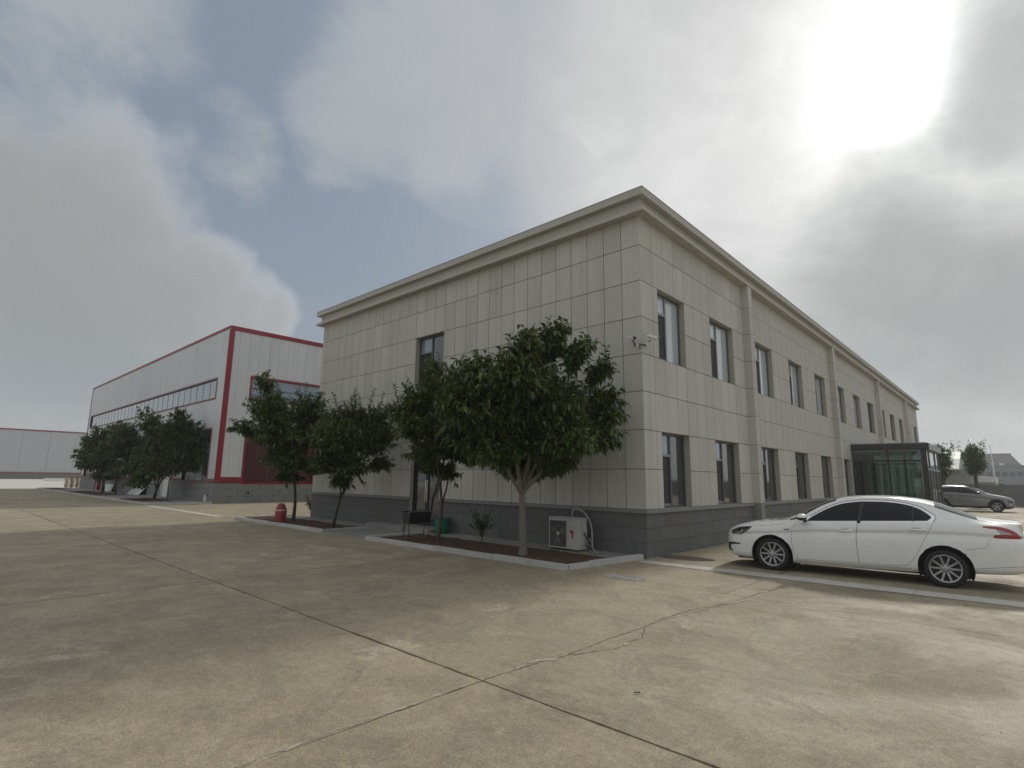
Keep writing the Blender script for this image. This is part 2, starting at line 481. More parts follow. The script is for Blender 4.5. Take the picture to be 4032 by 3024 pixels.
def boxobj(name, a, b, m, parent=None, bevel=0.0):
    q = MB(); q.box(a, b)
    return q.build(name, m, parent, bevel=bevel)


class Frame:                       # wall-local coordinates: u along the wall, z up, d outwards
    def __init__(self, O, U, N):
        self.O, self.U, self.N = np.array(O, float), np.array(U, float), np.array(N, float)

    def p(self, u, z, d=0.0):
        return self.O + self.U * u + self.N * d + np.array([0, 0, z])

    def box(self, mb, u0, u1, z0, z1, d0, d1, m=0):
        P = self.p
        vs = [P(u0, z0, d0), P(u1, z0, d0), P(u1, z0, d1), P(u0, z0, d1), P(u0, z1, d0), P(u1, z1, d0), P(u1, z1, d1), P(u0, z1, d1)]
        fs = [(3, 2, 1, 0), (4, 5, 6, 7), (0, 1, 5, 4), (1, 2, 6, 5), (2, 3, 7, 6), (3, 0, 4, 7)]
        if np.cross(self.U, self.N)[2] < 0: fs = [f[::-1] for f in fs]
        mb.add(vs, fs, m)

    def bo(self, name, u0, u1, z0, z1, d0, d1, m, parent, bevel=0.0):
        q = MB(); self.box(q, u0, u1, z0, z1, d0, d1)
        return q.build(name, m, parent, bevel=bevel)


PIECE_CACHE = {}


def pieces(name, stuff_name, fr, items, thick, mname, parent, limit, chamfer=0.004):
    """items: (u0,u1,z0,z1) boxes on a wall; the largest seen become objects, the rest one stuff mesh"""
    def area(it):
        u0, u1, z0, z1 = it
        q, w = px([fr.p(u0, z0), fr.p(u1, z0), fr.p(u1, z1), fr.p(u0, z1)])
        if w.min() < .1: return 0
        x, y = q[:, 0], q[:, 1]
        return .5 * abs(np.dot(x, np.roll(y, -1)) - np.dot(y, np.roll(x, -1)))
    items = sorted(items, key=area, reverse=True)
    flip = np.cross(fr.U, fr.N)[2] < 0
    rz = math.atan2(fr.U[1], fr.U[0])
    sgn = -1.0 if flip else 1.0    # outward in piece-local y
    for u0, u1, z0, z1 in items[:limit]:
        w, h = round(u1 - u0, 3), round(z1 - z0, 3)
        key = (name, w, h, thick, mname, sgn)
        me = PIECE_CACHE.get(key)
        if me is None:
            q = MB(); c = chamfer; t = thick * sgn
            vs = [(0, 0, 0), (w, 0, 0), (w, 0, h), (0, 0, h), (0, t * .75, 0), (w, t * .75, 0), (w, t * .75, h), (0, t * .75, h),
                  (c, t, c), (w - c, t, c), (w - c, t, h - c), (c, t, h - c)]
            fs = []
            for a, b in ((0, 4), (4, 8)):
                for k in range(4):
                    k2 = (k + 1) % 4
                    fs.append((a + k, a + k2, b + k2, b + k))
            fs.append((8, 9, 10, 11))
            if sgn > 0: fs = [f[::-1] for f in fs]
            q.add(vs, fs)
            me = bpy.data.meshes.new(name); me.from_pydata(q.v, [], q.f); me.materials.append(M[mname]); me.update()
            PIECE_CACHE[key] = me
        o = bpy.data.objects.new(name, me); COL.objects.link(o); o.parent = parent
        o.location = fr.p(u0, z0); o.rotation_euler[2] = rz
    rest = items[limit:]
    if rest:
        q = MB()
        for u0, u1, z0, z1 in rest: fr.box(q, u0, u1, z0, z1, 0, thick)
        tag(q.build(stuff_name, mname, parent), kind='stuff')


def cut(items, holes):             # remove window areas from wall pieces
    out = list(items)
    for a0, a1, b0, b1 in holes:
        nxt = []
        for u0, u1, z0, z1 in out:
            if u1 <= a0 + 1e-6 or u0 >= a1 - 1e-6 or z1 <= b0 + 1e-6 or z0 >= b1 - 1e-6:
                nxt.append((u0, u1, z0, z1)); continue
            if z0 < b0: nxt.append((u0, u1, z0, b0))
            if z1 > b1: nxt.append((u0, u1, b1, z1))
            zz0, zz1 = max(z0, b0), min(z1, b1)
            if u0 < a0: nxt.append((u0, a0, zz0, zz1))
            if u1 > a1: nxt.append((a1, u1, zz0, zz1))
        out = nxt
    return [q for q in out if q[1] - q[0] > .02 and q[3] - q[2] > .02]


def skin(fr, length, z0, z1, holes, depth, name, mats, parent):
    """back wall with real openings and reveals; mats = [wall, reveal]"""
    q = MB()
    us = sorted({0.0, length} | {h[0] for h in holes} | {h[1] for h in holes})
    zs = sorted({z0, z1} | {h[2] for h in holes} | {h[3] for h in holes})
    P = fr.p
    fl = np.cross(fr.U, fr.N)[2] > 0

    def quad(a, b, c, d, m): q.add([a, b, c, d], [(3, 2, 1, 0) if fl else (0, 1, 2, 3)], m)
    for i in range(len(us) - 1):
        for j in range(len(zs) - 1):
            a, b, c, d = us[i], us[i + 1], zs[j], zs[j + 1]
            if any(a >= h[0] - 1e-6 and b <= h[1] + 1e-6 and c >= h[2] - 1e-6 and d <= h[3] + 1e-6 for h in holes): continue
            quad(P(a, c), P(b, c), P(b, d), P(a, d), 0)
    for a, b, c, d in holes:
        o = .014                   # reveals come flush with the tile faces
        quad(P(a, c, o), P(a, c, -depth), P(a, d, -depth), P(a, d, o), 1)
        quad(P(b, c, -depth), P(b, c, o), P(b, d, o), P(b, d, -depth), 1)
        quad(P(a, d, o), P(a, d, -depth), P(b, d, -depth), P(b, d, o), 1)
        quad(P(a, c, -depth), P(a, c, o), P(b, c, o), P(b, c, -depth), 1)
    return q.build(name, mats, parent)


# ------------------------------------------------------------------ ground
ground = MB(); ground.quad((-900, -500, -.06), (600, -500, -.06), (600, 900, -.06), (-900, 900, -.06))
tag(ground.build('ground', 'terrain'), kind='structure')
yard = MB(); yard.quad((-76, -46, -.03), (46, -46, -.03), (46, 53, -.03), (-76, 53, -.03))
yard_o = tag(yard.build('yard', 'joint'), kind='structure')
XS = [-75.8, -69, -62.4, -55.9, -49.4, -42.9, -36.3, -29.8, -23.3, -16.75, -10.19, -3.6, 2.69, 9.2, 15.7, 22.2, 30, 45.8]
YS = [-45.8, -33.8, -27.2, -20.7, -14.2, -7.7, -2.52, -.38, 6.5, 13, 19.5, 26, 32.5, 39, 45.5, 52.8]


def edge_jit(a, b, n, amp):
    t = np.linspace(0, 1, n)[:-1]
    return [(1 - k) * np.array(a) + k * np.array(b) + rng.normal(0, amp, 2) for k in t]


SLABS = {}
for i in range(len(XS) - 1):
    for j in range(len(YS) - 1):
        if j == 6 or (i, j) == (12, 5): continue
        x0, x1, y0, y1 = XS[i], XS[i + 1], YS[j], YS[j + 1]
        if (i, j) == (11, 5): x1 = XS[13]    # two old slabs grown together, with a ragged crack between them
        y1 = YS[j + 2] if j == 5 and False else y1
        near = -24 < x0 < 12 and -15 < y0 < 8
        g = .015 if near else .008
        n = 44 if near else 12
        amp = .0048 if near else .002
        gl, gr_ = (.005 if (i, j) == (12, 4) else g), (.005 if (i, j) == (11, 4) else g)
        a, b, c, d = (x0 + gl, y0 + g), (x1 - gr_, y0 + g), (x1 - gr_, y1 - g), (x0 + gl, y1 - g)
        pts = edge_jit(a, b, n, amp) + edge_jit(b, c, n, amp) + edge_jit(c, d, n, amp) + edge_jit(d, a, n, amp)
        q = MB(); N = len(pts)
        vs = [(p[0], p[1], 0.0) for p in pts] + [(p[0], p[1], -.025) for p in pts]
        q.add(vs, [tuple(range(N))] + [(k, N + k, N + (k + 1) % N, (k + 1) % N) for k in range(N)])
        SLABS[(i, j)] = q.build('slab', 'concrete', yard_o)
# the band between the slabs and the parking area is one run of slabs joined edge to edge
for i in range(len(XS) - 1):
    q = MB(); q.box((XS[i] + .005, YS[6] + .004, -.025), (XS[i + 1] - .005, YS[7] - .004, -.0015)); q.build('slab', 'concrete', yard_o)


def ribbon(name, pts, w, mname, parent, z=.004, wj=.5, sub=5, jit=.03):
    P = []
    for a, b in zip(pts[:-1], pts[1:]):
        a, b = np.array(a), np.array(b)
        n = max(2, int(np.linalg.norm(b - a) / .055))
        for k in range(n): P.append(a + (b - a) * k / n)
    P.append(np.array(pts[-1]))
    P = np.array(P)
    off = np.cumsum(rng.normal(0, jit * .35, P.shape), 0) * .35
    k = np.linspace(0, 1, len(P))[:, None]
    off = off - (off[0] * (1 - k) + off[-1] * k) + rng.normal(0, jit * .12, P.shape)
    P = P + off + rng.normal(0, jit * .30, P.shape) * (np.arange(len(P))[:, None] % 2)
    q = MB(); L, R = [], []
    for i in range(len(P)):
        t = P[min(i + 1, len(P) - 1)] - P[max(i - 1, 0)]; t = t / (np.linalg.norm(t) + 1e-9)
        nrm = np.array([-t[1], t[0]])
        ww = w * (1 + wj * rng.normal()) * (.3 if i in (0, len(P) - 1) else 1); ww = max(ww, w * .15)
        L.append((*(P[i] + nrm * ww * .5), z)); R.append((*(P[i] - nrm * ww * .5), z))
    n = len(P)
    q.add(L + R, [(i, n + i, n + i + 1, i + 1) for i in range(n - 1)])
    return q.build(name, mname, parent)


def g(x, y): return tuple(at(x, y, 2, 0.0)[:2])


def g4(x, y): return g((2016 + x * .9114) / 1.8228, (2100 + y * .9114) / 1.8228)


def g3(x, y): return g(x * .9114 / 1.8228, (1900 + y * .9114) / 1.8228)


S_near = S_right = SLABS[(11, 5)]
ribbon('crack', [(2.69, -7.69), (2.70, -7.2), g4(10, 590), g4(240, 525), g4(380, 470), g4(570, 408), g4(640, 375), g4(770, 332), g4(940, 305), g4(1090, 255), g4(1190, 225)], .010, 'crack', S_right, .003)
ribbon('crack', [g4(245, 527), g4(340, 515), g4(490, 488), g4(500, 470), g4(560, 455), g4(572, 425), g4(570, 405)], .0065, 'crack', S_right, .0034)
ribbon('crack', [g4(640, 378), g4(760, 350), g4(880, 318), g4(940, 303)], .005, 'crack', S_right, .0036)
ribbon('crack', [g4(620, 235), g4(760, 265), g4(900, 302), g4(1100, 340), g4(1250, 370), g4(1600, 385), g4(1850, 425), g4(2212, 470), g4(2600, 520)], .004, 'crack', S_right, .0026)
for a, b, w in [((60, 560), (200, 540), .03), ((485, 486), (510, 472), .045), ((930, 305), (1010, 288), .05), ((1080, 258), (1105, 252), .05), ((880, 322), (900, 318), .03)]:
    ribbon('joint_filler', [g4(*a), g4(*b)], w, 'mortar', S_right, .0044, .5)
jx = [(2.69, y) for y in np.linspace(-14.0, -7.75, 12)]
ribbon('joint_filler', [(2.675, -11.2), (2.68, -9.2), (2.68, -7.85)], .009, 'mortar', SLABS[(11, 4)], .0028, .9)
ribbon('joint_filler', [(2.69, -7.6), (2.69, -7.0), (2.70, -6.5)], .012, 'mortar', S_near, .0024, .9)
for yy, l in [(-10.1, .25), (-9.75, .15), (-9.45, .3), (-9.0, .12), (-8.7, .35), (-8.25, .2), (-7.95, .1)]:
    ribbon('joint_filler', [(2.66, yy), (2.67, yy + l)], .02, 'mortar', SLABS[(11, 4)], .0036, .8)
# loose bits on the concrete: a twig and crumbs of mortar
tw = MB(); a = np.array([*g4(525, 694), .012]); b = np.array([*g4(552, 697), .012])
tw.tube([a, a + (b - a) * .4 + np.array([.02, .03, 0]), b], [.004, .005, .003], 6)
tag(tw.build('twig', 'bark'), 'short brown twig lying alone on the open concrete', 'twig')
crumbs = MB()
for k in range(260):
    x, y = (rng.uniform(2.2, 5.5), rng.uniform(-9.8, -7.6)) if k < 130 else (rng.uniform(-4, 7), rng.uniform(-9.5, -1))
    s = rng.uniform(.004, .013); h = s * .6
    r = rng.uniform(.5, 1.0, 5)
    ring = [(x + s * r[i] * math.cos(1.257 * i), y + s * r[i] * math.sin(1.257 * i), .001) for i in range(5)]
    crumbs.add(ring + [(x, y, h)], [(i, (i + 1) % 5, 5) for i in range(5)])
tag(crumbs.build('grit', 'mortar'), 'pale crumbs of grit scattered over the concrete', 'grit', kind='stuff')

# pale flush strip beside the parked car, laid in lengths
st = yard_o
cuts = [0.06, 1.6, 3.2, 4.8, 6.4, 8.0, 9.6, 11.2]


def strip_edge(x, far): return (-.30 if far else -.69) + .055 * max(x - .1, 0) + (.14 * min(x / 2.8, 1) if far else .04)


for a, b in zip(cuts[:-1], cuts[1:]):
    q = MB(); xs = np.linspace(a + .004, b - .004, 14)
    lo = [(x, strip_edge(x, False) + rng.normal(0, .006), .005) for x in xs]; hi = [(x, strip_edge(x, True) + rng.normal(0, .006), .005) for x in xs]
    n = len(xs)
    q.add(lo + hi, [(i, i + 1, n + i + 1, n + i) for i in range(n - 1)])
    q.build('paving_strip', 'strip', yard_o)
# flush strip between the two planting beds, and beyond
for a, b in zip(np.arange(-28.6, -16.5, 1.52)[:-1], np.arange(-28.6, -16.5, 1.52)[1:]):
    q = MB(); q.quad((a + .004, -2.66, .005), (b - .004, -2.66, .005), (b - .004, -2.28, .005), (a + .004, -2.28, .005))
    q.build('paving_strip', 'strip', yard_o)
for x0, x1, y in [(4.6, 12, 25.6), (4.6, 12, 30.9)]:
    q = MB(); q.quad((x0, y, .006), (x1, y - .9, .006), (x1, y - .75, .006), (x0, y + .15, .006)); q.build('painted_line', 'white', yard_o)
# damp patch by the corner of the building
q = MB(); n = 40
vs = [(.5 + .62 * math.cos(2 * math.pi * k / n) * (1 + rng.normal(0, .04)) + .12 * math.sin(2 * math.pi * k / n),
       .75 + .36 * math.sin(2 * math.pi * k / n) * (1 + rng.normal(0, .05)), .0035) for k in range(n)]
q.add(vs, [tuple(range(n))]); q.build('damp_patch', 'wet', yard_o)
q = MB(); q.quad((-168, -120, -.03), (-69.6, -120, -.03), (-69.6, 120, -.03), (-168, 120, -.03))
q.v = [(x if x < -100 else x - 0, y, .006 if x > -100 else .05) for x, y, z in q.v]
tag(q.build('apron', 'apron'), kind='structure')

# drain grate in the yard
gr = thing('drain_grate', 'pale painted drain grate set in the concrete by the bed corner', 'drain grate', (.9, -2.45, 0), math.radians(3))
boxobj('pit', (-.305, -.165, -.02), (.305, .165, .0035), 'joint', gr)
for a, b in (((-.31, -.17), (.31, -.155)), ((-.31, .155), (.31, .17)), ((-.31, -.154), (-.295, .154)), ((.295, -.154), (.31, .154))):
    boxobj('rim', (a[0], a[1], .002), (b[0], b[1], .016), 'grate', gr)
for k in range(9):
    x = -.262 + k * .0655
    boxobj('bar', (x - .010, -.138, .002), (x + .010, .138, .012), 'grate', gr)
boxobj('cross_bar', (-.28, -.012, .002), (.28, .012, .0145), 'grate', gr)


# ------------------------------------------------------------------ planting beds
def bed(name, label, corners, open_sides, soil, soil_z, path=None, stone=1.0, h=.10, w=.13):
    r = thing(name, label, 'planting bed', (soil[0][0], soil[0][1], 0))
    inv = np.array([soil[0][0], soil[0][1], 0])

    def loc(p): return tuple(np.array(p) - inv)
    for k in range(len(corners) - 1):
        if k in open_sides: continue
        a, b = np.array(corners[k], float), np.array(corners[k + 1], float)
        t = (b - a) / np.linalg.norm(b - a); nrm = np.array([-t[1], t[0]])
        L = np.linalg.norm(b - a); n = max(1, round(L / stone))
        for i in range(n):
            s0, s1 = L * i / n + .004 - (w if False else 0), L * (i + 1) / n - .004
            if i == 0 and k > 0: s0 += w * 1.0
            q = MB(); dz = rng.normal(0, .004); dn = rng.normal(0, .004)
            P = [a + t * s0 + nrm * dn, a + t * s1 + nrm * dn, a + t * s1 + nrm * (w + dn), a + t * s0 + nrm * (w + dn)]
            q.add([loc((*p, -.01)) for p in P] + [loc((*p, h + dz)) for p in P],
                  [(3, 2, 1, 0), (4, 5, 6, 7), (0, 1, 5, 4), (1, 2, 6, 5), (2, 3, 7, 6), (3, 0, 4, 7)])
            q.build('kerb_stone', 'kerb', r, bevel=.008)
    (x0, y0), (x1, y1) = soil
    nx, ny = int((x1 - x0) / .07), int((y1 - y0) / .07)
    q = MB(); gx, gy = np.linspace(x0, x1, nx), np.linspace(y0, y1, ny)
    vs = []
    for j in range(ny):
        for i in range(nx):
            e = min(i, nx - 1 - i, j, ny - 1 - j)
            z = soil_z + (0 if e == 0 else .018 * math.sin(gx[i] * 1.7 + gy[j]) + .012 * math.sin(gx[i] * 5.1 - gy[j] * 4) + rng.normal(0, .010))
            vs.append(loc((gx[i], gy[j], z)))
    q.add(vs, [(j * nx + i, j * nx + i + 1, (j + 1) * nx + i + 1, (j + 1) * nx + i) for j in range(ny - 1) for i in range(nx - 1)])
    q.build('soil', 'soil', r, smooth=True)
    for p in path or []:
        (a0, b0), (a1, b1), z = p
        q = MB(); q.box(loc((a0, b0, -.01)), loc((a1, b1, z))); q.build('paving', 'path', r)
    return r


bed('planting_bed', 'kerbed soil bed at the office corner holding the big tree and air conditioner',
    [(-7.10, -.75), (-7.10, -2.64), (-.28, -2.64), (-.02, -.14)], (), ((-6.95, -2.50), (-.36, -.86)), .055,
    [((-6.95, -.855), (-.24, -.004), .058)])
bed('planting_bed', 'kerbed soil bed left of the office door holding two trees and the red hydrant',
    [(-16.30, -.30), (-16.30, -2.58), (-9.55, -2.58), (-9.55, -.9)], (), ((-16.16, -2.44), (-9.70, -.95)), .055,
    [((-16.16, -.945), (-10.32, -.004), .05)])
bed('planting_bed', 'kerbed soil bed with the bushy tree nearest the warehouse corner',
    [(-41.4, -2.3), (-28.95, -2.30), (-28.85, .9)], (), ((-36.3, -2.12), (-31.2, -.35)), .10,
    [((-41.4, -2.16), (-36.32, -.36), .10), ((-31.18, -2.16), (-29.1, -.36), .10), ((-41.4, -.34), (-29.05, .94), .10)], 2.0)
bed('planting_bed', 'kerbed soil bed under the two slender trees midway along the warehouse',
    [(-56.6, -2.3), (-41.42, -2.3)], (), ((-55.2, -2.12), (-42.6, -.35)), .10,
    [((-56.6, -2.16), (-55.22, -.36), .10), ((-42.58, -2.16), (-41.42, -.36), .10), ((-56.6, -.34), (-41.42, .94), .10)], 2.0)
bed('planting_bed', 'empty kerbed bed at the far end of the warehouse',
    [(-69.4, .2), (-69.4, -2.3), (-56.62, -2.3)], (), ((-68.9, -2.12), (-60.5, -.6)), .08,
    [((-60.48, -2.16), (-56.62, -.36), .10), ((-69.2, -.58), (-56.62, .94), .09)], 2.0)
# concrete path and step in front of the office door
q = MB(); q.box((-9.53, -2.58, -.01), (-7.13, -.62, .03)); q.build('path', 'path', None); tag(bpy.data.objects['path'], kind='structure')
stp = thing('door_step', 'low grey concrete step in front of the dark office door', 'step', (-8.6, -.3, 0))
boxobj('step_slab', (-1.65, -.30, -.01), (.35, .296, .17), 'path', stp, .01)
boxobj('step_slab', (.352, -.18, -.01), (1.62, .296, .155), 'path', stp, .01)

# ------------------------------------------------------------------ office building
ROW, ZB, LEN_A, LEN_B, ZTOP = .9, 1.052, 15.3, 47.5, 8.10
TT = .014
FA = Frame((-LEN_A, TT, 0), (1, 0, 0), (0, -1, 0))
FB = Frame((-TT, 0, 0), (0, 1, 0), (1, 0, 0))
office = thing('office_building', 'two-storey beige tiled office building with grey plinth and flat cornice', 'building', (-7, 20, 0))


office.location = (0, 0, 0)        # parts are modelled in world coordinates
J = [ZB + ROW * k for k in range(8)] + [ZTOP]
WB_UP = [(.83, 2.32), (3.98, 5.70), (7.72, 9.40), (11.36, 13.10), (15.03, 16.73), (18.75, 20.45), (22.48, 24.16), (26.20, 27.94),
         (29.97, 31.68), (33.68, 35.40), (37.42, 39.06), (41.12, 42.80), (44.87, 46.50)]
PIL = [(6.66, 7.00), (17.72, 18.06), (28.98, 29.32), (40.2, 40.54)]
holesB = [(a, b, J[4], J[6]) for a, b in WB_UP] + [(a, b, J[0], J[2]) for a, b in WB_UP]
doorB = (22.48, 24.16, .16, J[2])
holesB = [h for h in holesB if not (h[0] == 22.48 and h[2] == J[0])] + [doorB]
ua = lambda x: x + LEN_A
winA = (ua(-8.70), ua(-7.24), J[4], J[6]); doorA = (ua(-8.69), ua(-7.23), .17, J[2])
holesA = [winA, doorA]
sk_a = skin(FA, LEN_A - TT, 0, ZTOP, holesA, .20, 'wall', ['groove', 'reveal'], office)
sk_b = skin(FB, LEN_B, 0, ZTOP, holesB, .20, 'wall', ['groove', 'reveal'], office)
# the two hidden sides and the roof deck close the volume
q = MB()
q.quad((-TT, LEN_B, 0), (-LEN_A, LEN_B, 0), (-LEN_A, LEN_B, 8.5), (-TT, LEN_B, 8.5)); q.quad((-LEN_A, LEN_B, 0), (-LEN_A, TT, 0), (-LEN_A, TT, 8.5), (-LEN_A, LEN_B, 8.5))
q.build('rear_wall', 'cornice', office)
q = MB(); q.quad((-LEN_A, .0, 8.45), (0, .0, 8.45), (0, LEN_B, 8.45), (-LEN_A, LEN_B, 8.45)); q.build('roof', 'path', office)

GAP = .0070
items = []
ks = [0.0] + [LEN_A - k * .515 for k in range(29, 0, -1)] + [LEN_A - TT - .001]
for a, b in zip(ks[:-1], ks[1:]):
    for r in range(8): items.append((a + GAP, b - GAP + (GAP if b > LEN_A - .1 else 0), J[r] + GAP, J[r + 1] - (GAP if r < 7 else 0)))
itA = cut(items, holesA)
cols = [0, .575, 1.15, 1.74, 2.32, 2.88, 3.43, 3.98, 4.54, 5.10, 5.70, 6.18, 6.66]
edges = []
for a, b in zip(WB_UP, WB_UP[1:]):
    edges.append(b)
bps = list(cols)
segs = [(0, 6.66)]
stops = sorted([p for pr in PIL for p in pr] + [e for w in WB_UP[2:] for e in w] + [LEN_B])
last = 7.00
for s_ in [x for x in stops if x > 7.0]:
    n = max(1, round((s_ - last) / .56))
    bps += [last] if last not in bps else []
    bps += [last + (s_ - last) * k / n for k in range(1, n + 1)]
    last = s_
bps = sorted(set(round(b, 4) for b in bps))
items = []
for a, b in zip(bps[:-1], bps[1:]):
    if any(a >= p[0] - .001 and b <= p[1] + .001 for p in PIL): continue
    for r in range(8): items.append((a + (GAP if a > 0 else 0), b - GAP, J[r] + GAP, J[r + 1] - (GAP if r < 7 else 0)))
itB = cut(items, holesB)


def two_walls(name, stuff, sets, thick, mname, parent, limit, chamfer=.004):
    """share one limit of separate pieces between several walls, largest in view first"""
    allp = []
    for fi, (fr, its) in enumerate(sets):
        for it in its:
            u0, u1, z0, z1 = it
            c, w = px([fr.p(u0, z0), fr.p(u1, z0), fr.p(u1, z1), fr.p(u0, z1)])
            x, y = c[:, 0], c[:, 1]
            ar = .5 * abs(np.dot(x, np.roll(y, -1)) - np.dot(y, np.roll(x, -1)))
            if w.min() < .1 or x.max() < 0 or x.min() > 1024: ar = 0
            allp.append((ar, fi))
    allp.sort(reverse=True)
    cnt = [0] * len(sets)
    for ar, fi in allp[:limit]: cnt[fi] += 1
    for (fr, its), n in zip(sets, cnt): pieces(name, stuff, fr, its, thick, mname, parent, n, chamfer)


two_walls('tile', 'tile_field', [(FA, itA), (FB, itB)], TT, 'tile', office, 298)
# plinth blocks in running bond under a projecting ledge
itA, itB = [], []
for r in range(3):
    z0, z1 = r * .3235, (r + 1) * .3235 - .007
    x = -(.313 if r % 2 == 0 else .616)
    e = [-TT - .001]
    while x > -LEN_A: e.append(x); x -= .6035
    e.append(-LEN_A)
    for b, a in zip(e[:-1], e[1:]): itA.append((ua(a) + .0035, ua(b) - (.0035 if b < -.1 else 0), z0, z1))
    y = .283 if r % 2 == 0 else .58
    e = [0]
    while y < LEN_B: e.append(y); y += .604
    e.append(LEN_B)
    for a, b in zip(e[:-1], e[1:]): itB.append((a + (.0035 if a > 0 else 0), b - .0035, z0, z1))
itA = cut(itA, [doorA]); itB = cut(itB, [doorB] + [(p[0], p[1], 0, 1) for p in PIL])
pa, pb = MB(), MB()
FA.box(pa, 0.001, doorA[0], .002, .968, .0005, .003); FA.box(pa, doorA[1], LEN_A - TT - .001, .002, .968, .0005, .003)
pa.build('plinth_bed', 'plinth_gap', office)
FB.box(pb, 0.001, doorB[0], .002, .968, .0005, .003); FB.box(pb, doorB[1], LEN_B, .002, .968, .0005, .003); pb.build('plinth_bed', 'plinth_gap', office)
two_walls('plinth_block', 'plinth_field', [(FA, itA), (FB, itB)], TT, 'plinth', office, 200, .005)
for a, b in ((0, doorA[0]), (doorA[1], LEN_A + .06 - TT)): FA.bo('ledge', a, b, .968, ZB, .001, TT + .055, 'ledge', office, .006)
st_ = [.0015 - 0.0] + [p for pr in PIL for p in pr] + [LEN_B]
for a, b in zip(st_[::2], st_[1::2]):
    if a < doorB[0] < b:
        FB.bo('ledge', a, doorB[0], .968, ZB, .001, TT + .055, 'ledge', office, .006); FB.bo('ledge', doorB[1], b, .968, ZB, .001, TT + .055, 'ledge', office, .006)
    else: FB.bo('ledge', a, b, .968, ZB, .001, TT + .055, 'ledge', office, .006)
# pilasters, each a base and eight tall blocks
for a, b in PIL:
    pl = FB.bo('pilaster', a + .004, b - .004, 0, ZTOP + .02, 0, .236, 'groove', office)
    FB.bo('pilaster_base', a, b, 0, ZB - .002, .0, .246, 'ledge', pl, .004)
    for r in range(8): FB.bo('pilaster_block', a, b, J[r] + .006, J[r + 1] - (.006 if r < 7 else -.003), 0, .242, 'tile', pl, .004)


def ring(name, o0, o1, z0, z1, m):
    q = MB()

    def loop(o, z): return [(-LEN_A - o, -o, z), (o, -o, z), (o, LEN_B + o, z), (-LEN_A - o, LEN_B + o, z)]
    L = [loop(o0, z0), loop(o1, z0), loop(o1, z1), loop(o0, z1)]
    for a in range(4):
        b = (a + 1) % 4
        for k in range(4):
            k2 = (k + 1) % 4
            q.add([L[a][k], L[a][k2], L[b][k2], L[b][k]], [(0, 1, 2, 3)])
    return q.build(name, m, office)


ring('cornice_lower_band', -.12, .25, 8.10, 8.195, 'cornice')
ring('cornice_frieze', -.12, .095, 8.196, 8.505, 'cornice')
ring('cornice_upper_band', -.25, .25, 8.506, 8.69, 'cornice')
ring('cornice_cap', -.25, .258, 8.691, 8.705, 'ledge')


def window(fr, h, pale, root, flip=False, seed=0):
    a, b, z0, z1 = h
    d = -.17
    w = b - a
    wd = fr.bo('window', a + .001, b - .001, z0 + .001, z0 + .05, d - .03, d + .03, 'alu', root)
    t = .05

    def part(n, u0, u1, y0, y1, d0, d1, m): return adopt_none(fr.bo(n, u0, u1, y0, y1, d0, d1, m, wd))
    part('frame', a + .001, a + t, z0 + .051, z1 - .051, d - .03, d + .03, 'alu')
    part('frame', b - t, b - .001, z0 + .051, z1 - .051, d - .03, d + .03, 'alu')
    part('frame', a + .001, b - .001, z1 - .05, z1 - .001, d - .03, d + .03, 'alu')
    ms = a + w * .47
    part('mullion', ms - .03, ms + .03, z0 + .051, z1 - .051, d - .029, d + .029, 'alu_mid' if pale else 'alu')
    zt = z0 + (z1 - z0) * .70
    part('transom', a + t + .001, ms - .031, zt - .03, zt + .03, d - .029, d + .029, 'alu_mid')
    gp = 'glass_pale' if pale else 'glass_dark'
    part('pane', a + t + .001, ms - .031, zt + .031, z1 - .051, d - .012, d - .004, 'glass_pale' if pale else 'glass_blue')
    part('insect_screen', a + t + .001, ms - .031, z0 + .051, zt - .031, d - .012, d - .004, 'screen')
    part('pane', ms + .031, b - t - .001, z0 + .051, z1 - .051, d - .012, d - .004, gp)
    part('sash_bar', a + t + .001, ms - .031, z0 + .0515, z0 + .10, d - .003, d + .012, 'alu_mid')
    return wd


def adopt_none(o): return o


for h in holesB:
    if h is doorB or h == doorB: continue
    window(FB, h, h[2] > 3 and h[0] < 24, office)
window(FA, winA, False, office)


def glass_door(fr, h, root, leaf=2):
    a, b, z0, z1 = h
    d = -.14
    dr = fr.bo('door', a + .001, b - .001, z0 + 2.15, z0 + 2.23, d - .04, d + .04, 'black', root)
    fr.bo('door_frame', a + .001, a + .07, z0, z1 - .071, d - .039, d + .039, 'black', dr)
    fr.bo('door_frame', b - .07, b - .001, z0, z1 - .071, d - .039, d + .039, 'black', dr)
    fr.bo('door_frame', a + .001, b - .001, z1 - .07, z1 - .001, d - .041, d + .041, 'black', dr)
    m = (a + b) / 2
    for u0, u1 in ((a + .071, m - .003), (m + .003, b - .071)):
        for s0, s1 in ((u0, u0 + .07), (u1 - .07, u1)): fr.bo('stile', s0, s1, z0 + .001, z0 + 2.149, d - .025, d + .025, 'black', dr)
        fr.bo('rail', u0 + .071, u1 - .071, z0 + .001, z0 + .12, d - .025, d + .025, 'black', dr)
        fr.bo('pane', u0 + .071, u1 - .071, z0 + .121, z0 + 2.149, d - .01, d, 'glass_dark', dr)
        fr.bo('pane', u0, u1, z0 + 2.231, z1 - .071, d - .01, d, 'glass_dark', dr)
        hx = u1 - .035 if u0 < m - .1 else u0 + .035
        fr.bo('handle', hx - .012, hx + .012, z0 + .75, z0 + 1.45, d + .026, d + .07, 'chrome', dr)


glass_door(FA, doorA, office)
glass_door(FB, doorB, office)

